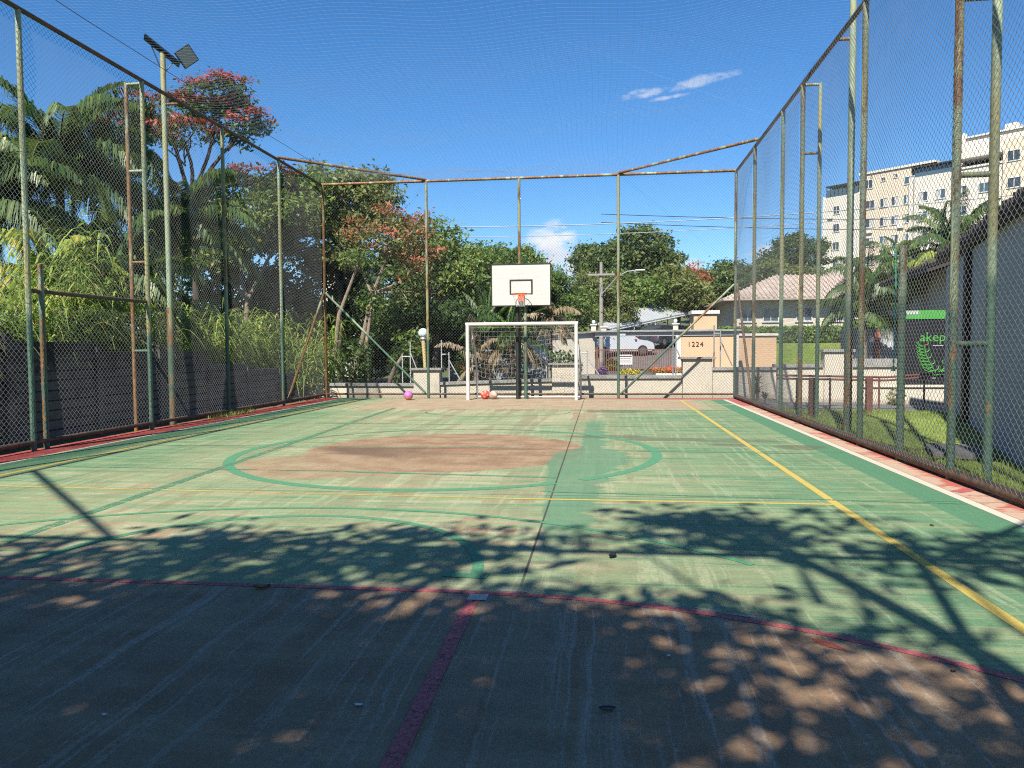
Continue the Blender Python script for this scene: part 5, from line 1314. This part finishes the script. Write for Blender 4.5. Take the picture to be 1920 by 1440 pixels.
# hedge in front of the tiled house and a grass bank below it
def hedge(label, x0, x1, y0, y1, z0, z1, n, size, mat):
    t_ = thing('hedge', ((x0+x1)/2, (y0+y1)/2, z0), label, 'hedge'); g_ = np.random.default_rng(5)
    P = g_.uniform((x0, y0, z0), (x1, y1, z1), (n, 3)); f = g_.integers(0, 3, n); P[f == 0, 1] = y0+g_.normal(0, .04, (f == 0).sum()); P[f == 1, 2] = z1+g_.normal(0, .05, (f == 1).sum())
    V = clump_leaves(P, np.tile([0, -.5, .5], (n, 1)), 1, .05, size, g_); obj('foliage', V, quads(V), M[mat], t_)
    BX(x0+.15, x1-.15, y0+.2, y1-.1, z0-.2, z1-.2).build('inner_stems', M['bark_dark'], t_)
hedge('clipped dark green hedge below the tiled house windows', 7.6, 17.5, 49.6, 50.6, 1.75, 2.62, 6000, .10, 'hedge_leaf')
hedge('low hedge below the annexe wall', 8.6, 11.2, 27.2, 28.0, 1.2, 2.25, 2500, .09, 'hedge_leaf')
o = BX(7.3, 18, 44.5, 49.7, .2, 1.62); o = o.build('grass_bank', M['lawn']); tag(o, kind='structure')

# ---- palms
def frond(Vl, mb, base, az, el, L, g_, droop=1.0, leaflet=.62, nl=46, w=.028, twist=0., hang=.9):
    """arching rachis with hanging leaflets"""
    d = np.array([math.cos(az)*math.cos(el), math.sin(az)*math.cos(el), math.sin(el)]); n = 12
    pts = [np.array(base, float)]; cur = d.copy()
    for i in range(n):
        cur = cur+np.array([0, 0, -droop*(.03+.20*(i/n)**1.3)]); cur /= np.linalg.norm(cur); pts.append(pts[-1]+cur*L/n)
    pts = np.array(pts); mb.tube(pts, list(np.linspace(.028, .006, n+1)), 5)
    tt = np.linspace(.10, .995, nl); seg_ = tt*n; i0 = np.minimum(seg_.astype(int), n-1); fr2 = (seg_-i0)[:, None]
    C = pts[i0]*(1-fr2)+pts[i0+1]*fr2; T_ = unit(pts[i0+1]-pts[i0])
    S_ = unit(np.cross(T_, np.array([0, 0, 1.])))
    for sg in (-1, 1):
        ln = leaflet*(np.sin(np.pi*np.clip(tt*.80+.18, 0, 1))**.7)[:, None]*g_.uniform(.75, 1.15, (nl, 1))
        d1 = unit(sg*S_*.75+T_*.55+np.array([0, 0, .25])*g_.uniform(-.3, 1.2, (nl, 1)))
        d2 = unit(sg*S_*.35+T_*.30+np.array([0, 0, -hang])+g_.normal(size=(nl, 3))*.10)
        a = C; b_ = C+d1*ln*.42; e = b_+d2*ln*.62
        wd = unit(np.cross(d1, np.array([0, 0, 1.]))+T_*.4)*w
        Vl.append(np.stack([a-wd*.5, a+wd*.5, b_+wd, b_-wd], 1).reshape(-1, 3)); Vl.append(np.stack([b_-wd, b_+wd, e+wd*.15, e-wd*.15], 1).reshape(-1, 3))
def palm(label, base, h, nf, L, mat, seed, leaflet=.62, nl=46, w=.028, trunk_r=.13, lean=(0, 0), droop=1., elr=(-.1, 1.35), dry=0, group='palms', hang=.9):
    g_ = np.random.default_rng(seed); t_ = thing('palm_tree', base, label, 'palm', group); base = np.array(base, float)
    top = base+np.array([lean[0], lean[1], h])
    pts = [base-np.array([0, 0, .3])+(top-base)*u for u in np.linspace(0, 1, 9)]
    TB(pts, [trunk_r*(1.25 if i == 0 else 1-.03*i+(.06 if i % 2 else 0)) for i in range(9)], 10).build('trunk', M['palm_bark'], t_, smooth=True)
    Vl = []; mb = MB()
    for k in range(nf):
        az = k*2.39996+g_.uniform(-.25, .25); el = elr[0]+(elr[1]-elr[0])*((k+.5)/nf)+g_.uniform(-.12, .12)
        frond(Vl, mb, top+np.array([0, 0, -.1+.25*k/nf]), az, el, L*g_.uniform(.85, 1.1), g_, droop*g_.uniform(.85, 1.2), leaflet, nl, w, hang=hang)
    mb.build('rachis', M['palm_leaf' if mat != 'palm_dry' else 'palm_dry'], t_)
    V = np.concatenate(Vl); obj('fronds', V, quads(V), M[mat], t_)
    if dry:
        Vl = []; mb = MB()
        for k in range(dry): frond(Vl, mb, top-np.array([0, 0, .15]), g_.uniform(0, 6.28), g_.uniform(-.7, -.1), L*.8, g_, 1.3, leaflet*.8, nl//2, w)
        mb.build('dry_rachis', M['palm_dry'], t_); V = np.concatenate(Vl); obj('dry_fronds', V, quads(V), M['palm_dry'], t_)
    return t_
palm('tall drooping palm at the upper left', (-13.6, 17.6, 0), 6.0, 30, 3.0, 'palm_leaf', 61, .85, 93, .020, droop=1.35, elr=(-.1, 1.2))
palm('dark palm cut by the left edge of the view', (-13.3, 15.0, 0), 4.5, 26, 2.8, 'palm_leaf', 62, .8, 86, .020, droop=1.4, elr=(-.1, 1.2))
palm('palm with hanging fronds between the rusty prop and the pole', (-13.0, 20.4, 0), 4.9, 26, 3.0, 'palm_leaf', 63, .85, 93, .020, droop=1.4, elr=(.0, 1.3), lean=(.6, .3))
palm('low bright palm behind the plank wall', (-11.4, 16.6, 0), 2.6, 16, 2.6, 'palm_leaf', 64, .75, 86, .020, droop=1.5, elr=(.2, 1.4))
palm('yellowish young palm left of the rusty prop', (-11.2, 14.2, 0), 2.2, 14, 2.2, 'palm_yellow', 65, .6, 74, .030, droop=1.4, elr=(.3, 1.4))
palm('large palm in front of the apartment block', (17.4, 40, 0), 6.2, 24, 3.4, 'palm_leaf', 66, .8, 66, .032, droop=1.1, elr=(-.2, 1.4), trunk_r=.16)
palm('second palm left of the large one by the apartment block', (15.3, 41, 0), 4.9, 20, 2.9, 'palm_leaf', 67, .75, 60, .032, droop=1.2, elr=(-.2, 1.4))
palm('palm drooping before the annexe eaves', (8.3, 25.0, 0), 2.5, 18, 1.75, 'palm_leaf', 68, .5, 60, .016, droop=1.4, elr=(.0, 1.4), trunk_r=.11)
palm('slim palm behind the corrugated gate', (9.7, 29.0, 0), 3.6, 16, 2.0, 'palm_leaf', 69, .6, 60, .02, droop=1.4, elr=(.0, 1.3), trunk_r=.1)
palm('yellow-green palm hanging above the sign board', (10.4, 24.3, 0), 3.3, 14, 1.7, 'palm_yellow', 70, .55, 60, .02, droop=1.5, elr=(.0, 1.3), trunk_r=.1)
palm('palm with dry brown fronds seen through the goal', (-3.05, 25.2, 0), 1.9, 12, 1.9, 'palm_leaf', 71, .5, 36, .022, droop=1.0, elr=(-.1, 1.2), dry=8, trunk_r=.12)
palm('short withered palm at the left of the goal', (-4.2, 25.0, 0), 1.0, 8, 1.5, 'palm_dry', 72, .45, 32, .022, droop=.9, elr=(.1, 1.4), dry=5, trunk_r=.14)
palm('upright young palm above the left of the crossbar', (-4.5, 29.6, 0), 2.2, 9, 1.9, 'palm_leaf', 73, .5, 36, .028, droop=.6, elr=(.6, 1.5), trunk_r=.1)
palm('withered palm right of the backboard poles', (-1.75, 25.6, 0), 2.5, 8, 1.3, 'palm_dry', 74, .45, 30, .02, droop=1.2, elr=(-.4, .9), dry=8, trunk_r=.1)

# ---- cane grass behind the plank wall
def blades(n, area, hmin, hmax, w, g_, lean=.5, zf=None, nseg=4):
    x0, x1, y0, y1 = area
    B = np.stack([g_.uniform(x0, x1, n), g_.uniform(y0, y1, n), np.zeros(n)], 1)
    if zf is not None: B[:, 2] = zf(B[:, 0], B[:, 1])
    h = g_.uniform(hmin, hmax, n); az = g_.uniform(0, 2*np.pi, n); dr = np.stack([np.cos(az), np.sin(az), 0*az], 1); ln = g_.uniform(.15, 1, n)*lean
    sd = np.stack([-np.sin(az), np.cos(az), 0*az], 1); ww = w*g_.uniform(.6, 1.3, n)
    rows = []
    for i in range(nseg+1):
        u = i/nseg; c = B+dr*(h*ln*u**2)[:, None]; c[:, 2] += h*(u-.45*ln*u**2.4)
        wd = (ww*(1-u*.92)*(1 if i else .6))[:, None]; rows.append(np.stack([c-sd*wd, c+sd*wd], 1))
    V = np.stack(rows, 1).reshape(-1, 3); k = 2*(nseg+1); o_ = np.arange(n)*k
    F = np.concatenate([np.stack([o_+2*i, o_+2*i+1, o_+2*i+3, o_+2*i+2], 1) for i in range(nseg)]); return V, F
g_ = np.random.default_rng(81)
def cane(n_stems, area, hmin, hmax, g_, dens=None):
    """stems with long arching leaves all along"""
    x0, x1, y0, y1 = area; V, F, o_ = [], [], 0
    B = np.stack([g_.uniform(x0, x1, n_stems), g_.uniform(y0, y1, n_stems), np.zeros(n_stems)], 1)
    H = g_.uniform(hmin, hmax, n_stems)
    if dens is not None: H = H*dens(B[:, 0], B[:, 1])
    per = 9
    C = np.repeat(B, per, 0); u = np.tile(np.linspace(.22, 1, per), n_stems)+g_.uniform(-.05, .05, n_stems*per); hh = np.repeat(H, per)
    ld = g_.normal(0, .10, (n_stems, 2)); C[:, :2] += np.repeat(ld, per, 0)*(hh*u**2)[:, None]; C[:, 2] += hh*u
    n = len(C); az = g_.uniform(0, 2*np.pi, n); dr = np.stack([np.cos(az), np.sin(az), 0*az], 1); sd = np.stack([-np.sin(az), np.cos(az), 0*az], 1)
    L = g_.uniform(.4, 1.05, n); ww = g_.uniform(.013, .036, n); rows = []; up = g_.uniform(.5, 1.15, n); ns = 4
    for i in range(ns+1):
        s_ = i/ns; c = C+dr*(L*(.75*s_+.25*s_*s_)*.85)[:, None]; c[:, 2] += L*(up*s_-1.25*s_*s_)
        wd = (ww*(1-s_*.95)*(1 if i else .5))[:, None]; rows.append(np.stack([c-sd*wd, c+sd*wd], 1))
    V = np.stack(rows, 1).reshape(-1, 3); k = 2*(ns+1); oo = np.arange(n)*k
    F = np.concatenate([np.stack([oo+2*i, oo+2*i+1, oo+2*i+3, oo+2*i+2], 1) for i in range(ns)]); return V, F
dn = lambda x, y: .72+.28*np.sin(y*1.3+x)+.25*np.sin(y*.47+2)-.018*(y-8)
V, F = cane(2300, (-12.0, -9.6, 6.5, 21.5), 2.3, 3.7, g_, dn); V2, F2 = cane(700, (-10.3, -9.55, 8, 21.5), 1.4, 2.5, g_)
o = obj('tall_grass', np.concatenate([V, V2]), np.concatenate([F, F2+len(V)]), M['cane']); tag(o, 'tall bright cane grass leaning over the plank wall', 'grass', kind='stuff')
# far cane beside the street
V, F = cane(260, (-11.6, -8.4, 21.0, 23.6), 1.2, 2.4, g_); o = obj('tall_grass', V, F, M['cane']); tag(o, 'cane grass clump at the end of the plank wall', 'grass', kind='stuff')

# lawn blades
V, F = blades(26000, (3.8, 7.4, 4.5, 17.1), .035, .095, .0045, g_, .8, lawn_z, 2)
keep = np.ones(len(V)//6, bool); bx_ = V.reshape(-1, 6, 3)[:, 0]; keep = (bx_[:, 0]-4.37)*.957-(bx_[:, 1]-7.5)*.287 < .15
idx = np.where(keep)[0]; V = V.reshape(-1, 6, 3)[idx].reshape(-1, 3); oo = np.arange(len(idx))*6
o = obj('lawn_grass', V, np.concatenate([np.stack([oo+2*i, oo+2*i+1, oo+2*i+3, oo+2*i+2], 1) for i in range(2)]), M['grass_blade']); tag(o, 'short sunlit lawn grass beyond the right fence', 'grass', kind='stuff')
# weeds along the foot of the fences
V, F = blades(1600, (XR+.06, XR+.30, 4, 17), .08, .24, .006, g_, .9, None, 3); o = obj('weeds', V, F, M['grass_blade']); tag(o, 'longer grass along the right fence rail', 'grass', kind='stuff')
V, F = blades(260, (XL-.05, XL+.22, 14.4, 16.2), .06, .2, .006, g_, .9, None, 3); o = obj('weeds', V, F, M['cane']); tag(o, 'tuft of weeds at the foot of the left fence', 'grass', kind='stuff')

# cordyline outside the right far corner
def rosette(label, x, y, z, h, n, L, mat, seed):
    g_ = np.random.default_rng(seed); t_ = thing('cordyline_plant', (x, y, z), label, 'plant'); mb = MB(); Vs, Fs, o_ = [], [], 0
    for k, hh in enumerate((h, h*.72, h*.45, h*.25)):
        px_, py_ = x+g_.uniform(-.12, .12), y+g_.uniform(-.1, .1); mb.tube([(px_, py_, z-.1), (px_, py_, z+hh*.7)], .012, 5)
        m_ = n; az = g_.uniform(0, 2*np.pi, m_); el = g_.uniform(.0, 1.3, m_); Lk = L*g_.uniform(.7, 1.1, m_)
        for a, e, l in zip(az, el, Lk):
            d = np.array([math.cos(a)*math.cos(e), math.sin(a)*math.cos(e), math.sin(e)]); s_ = np.array([-math.sin(a), math.cos(a), 0])*.022
            b = np.array([px_, py_, z+hh*.68]); V = []
            for i, (u, w_) in enumerate(((0, .4), (.4, 1.), (.75, .8), (1., .05))):
                p = b+d*l*u-np.array([0, 0, .18*l*u*u]); V += [p-s_*w_, p+s_*w_]
            Vs += V; Fs += [(o_+2*i, o_+2*i+1, o_+2*i+3, o_+2*i+2) for i in range(3)]; o_ += 8
    mb.build('stem', M['bark_dark'], t_); obj('leaves', np.array(Vs), np.array(Fs), M[mat], t_)
rosette('dark red cordyline outside the far right corner', 3.98, 19.4, -.05, .85, 26, .30, 'cordyline', 3)
shrub('shrub', 'small green plant in front of the low white wall', 'shrub', (7.15, 19.2, .18), (.22, .15, .22), 160, .05, 'leaf_olive', group='shrubs behind the fences', z0=-.05)

# ---- trees behind the viewer, whose shade falls on the near half of the court
def shade_tree(label, base, lobes, seed, per, size, spread):
    tree('shade_tree', label, base, 6, lobes, 'leaf_dark', per=per, size=size, spread=spread, seed=seed, trunk_r=.2, bark='bark_dark', group='trees behind the near fence', shell=.1, cat='tree', lean=(base[0]+.2, base[1]+.3, 4.2))
shade_tree('broad tree behind the near fence, left one', (-5.2, -4.6, -.1), [((-5.0, -2.7, 5.9), (2.6, 1.9, 1.3), 112), ((-2.7, -2.8, 6.05), (2.2, 1.8, 1.4), 100), ((-7.0, -2.2, 5.6), (1.7, 1.5, 1.1), 56), ((-3.4, -1.2, 6.6), (1.6, .6, .4), 14)], 91, 62, .10, .26)
shade_tree('broad tree behind the near fence, right one', (.6, -5.2, -.1), [((-1.0, -3.5, 6.1), (1.8, 1.7, 1.5), 46), ((1.0, -3.9, 6.2), (2.0, 1.7, 1.4), 31), ((-.7, -1.5, 8.0), (1.5, .8, .5), 11), ((1.0, -1.9, 7.4), (1.2, .8, .5), 8), ((2.9, -4.2, 6.1), (1.5, 1.5, 1.3), 24)], 92, 62, .10, .22)
tree('shade_tree', 'unseen dense tree added farther behind the near fence to block sky light', (-3.5, -10.5, -.1), 9, [((-6.5, -9.5, 7.2), (3.5, 3, 2.6), 120), ((-1.5, -10, 7.6), (3.5, 3, 2.6), 120), ((3.5, -9.5, 7.0), (3.2, 3, 2.4), 100), ((-9.5, -7, 5.5), (2.5, 3, 2.5), 70)], 'leaf_dark', per=60, size=.24, spread=.6, seed=93, trunk_r=.3, bark='bark_dark', group='trees behind the near fence', shell=.3)  # out of view, added to cut sky light from behind the court
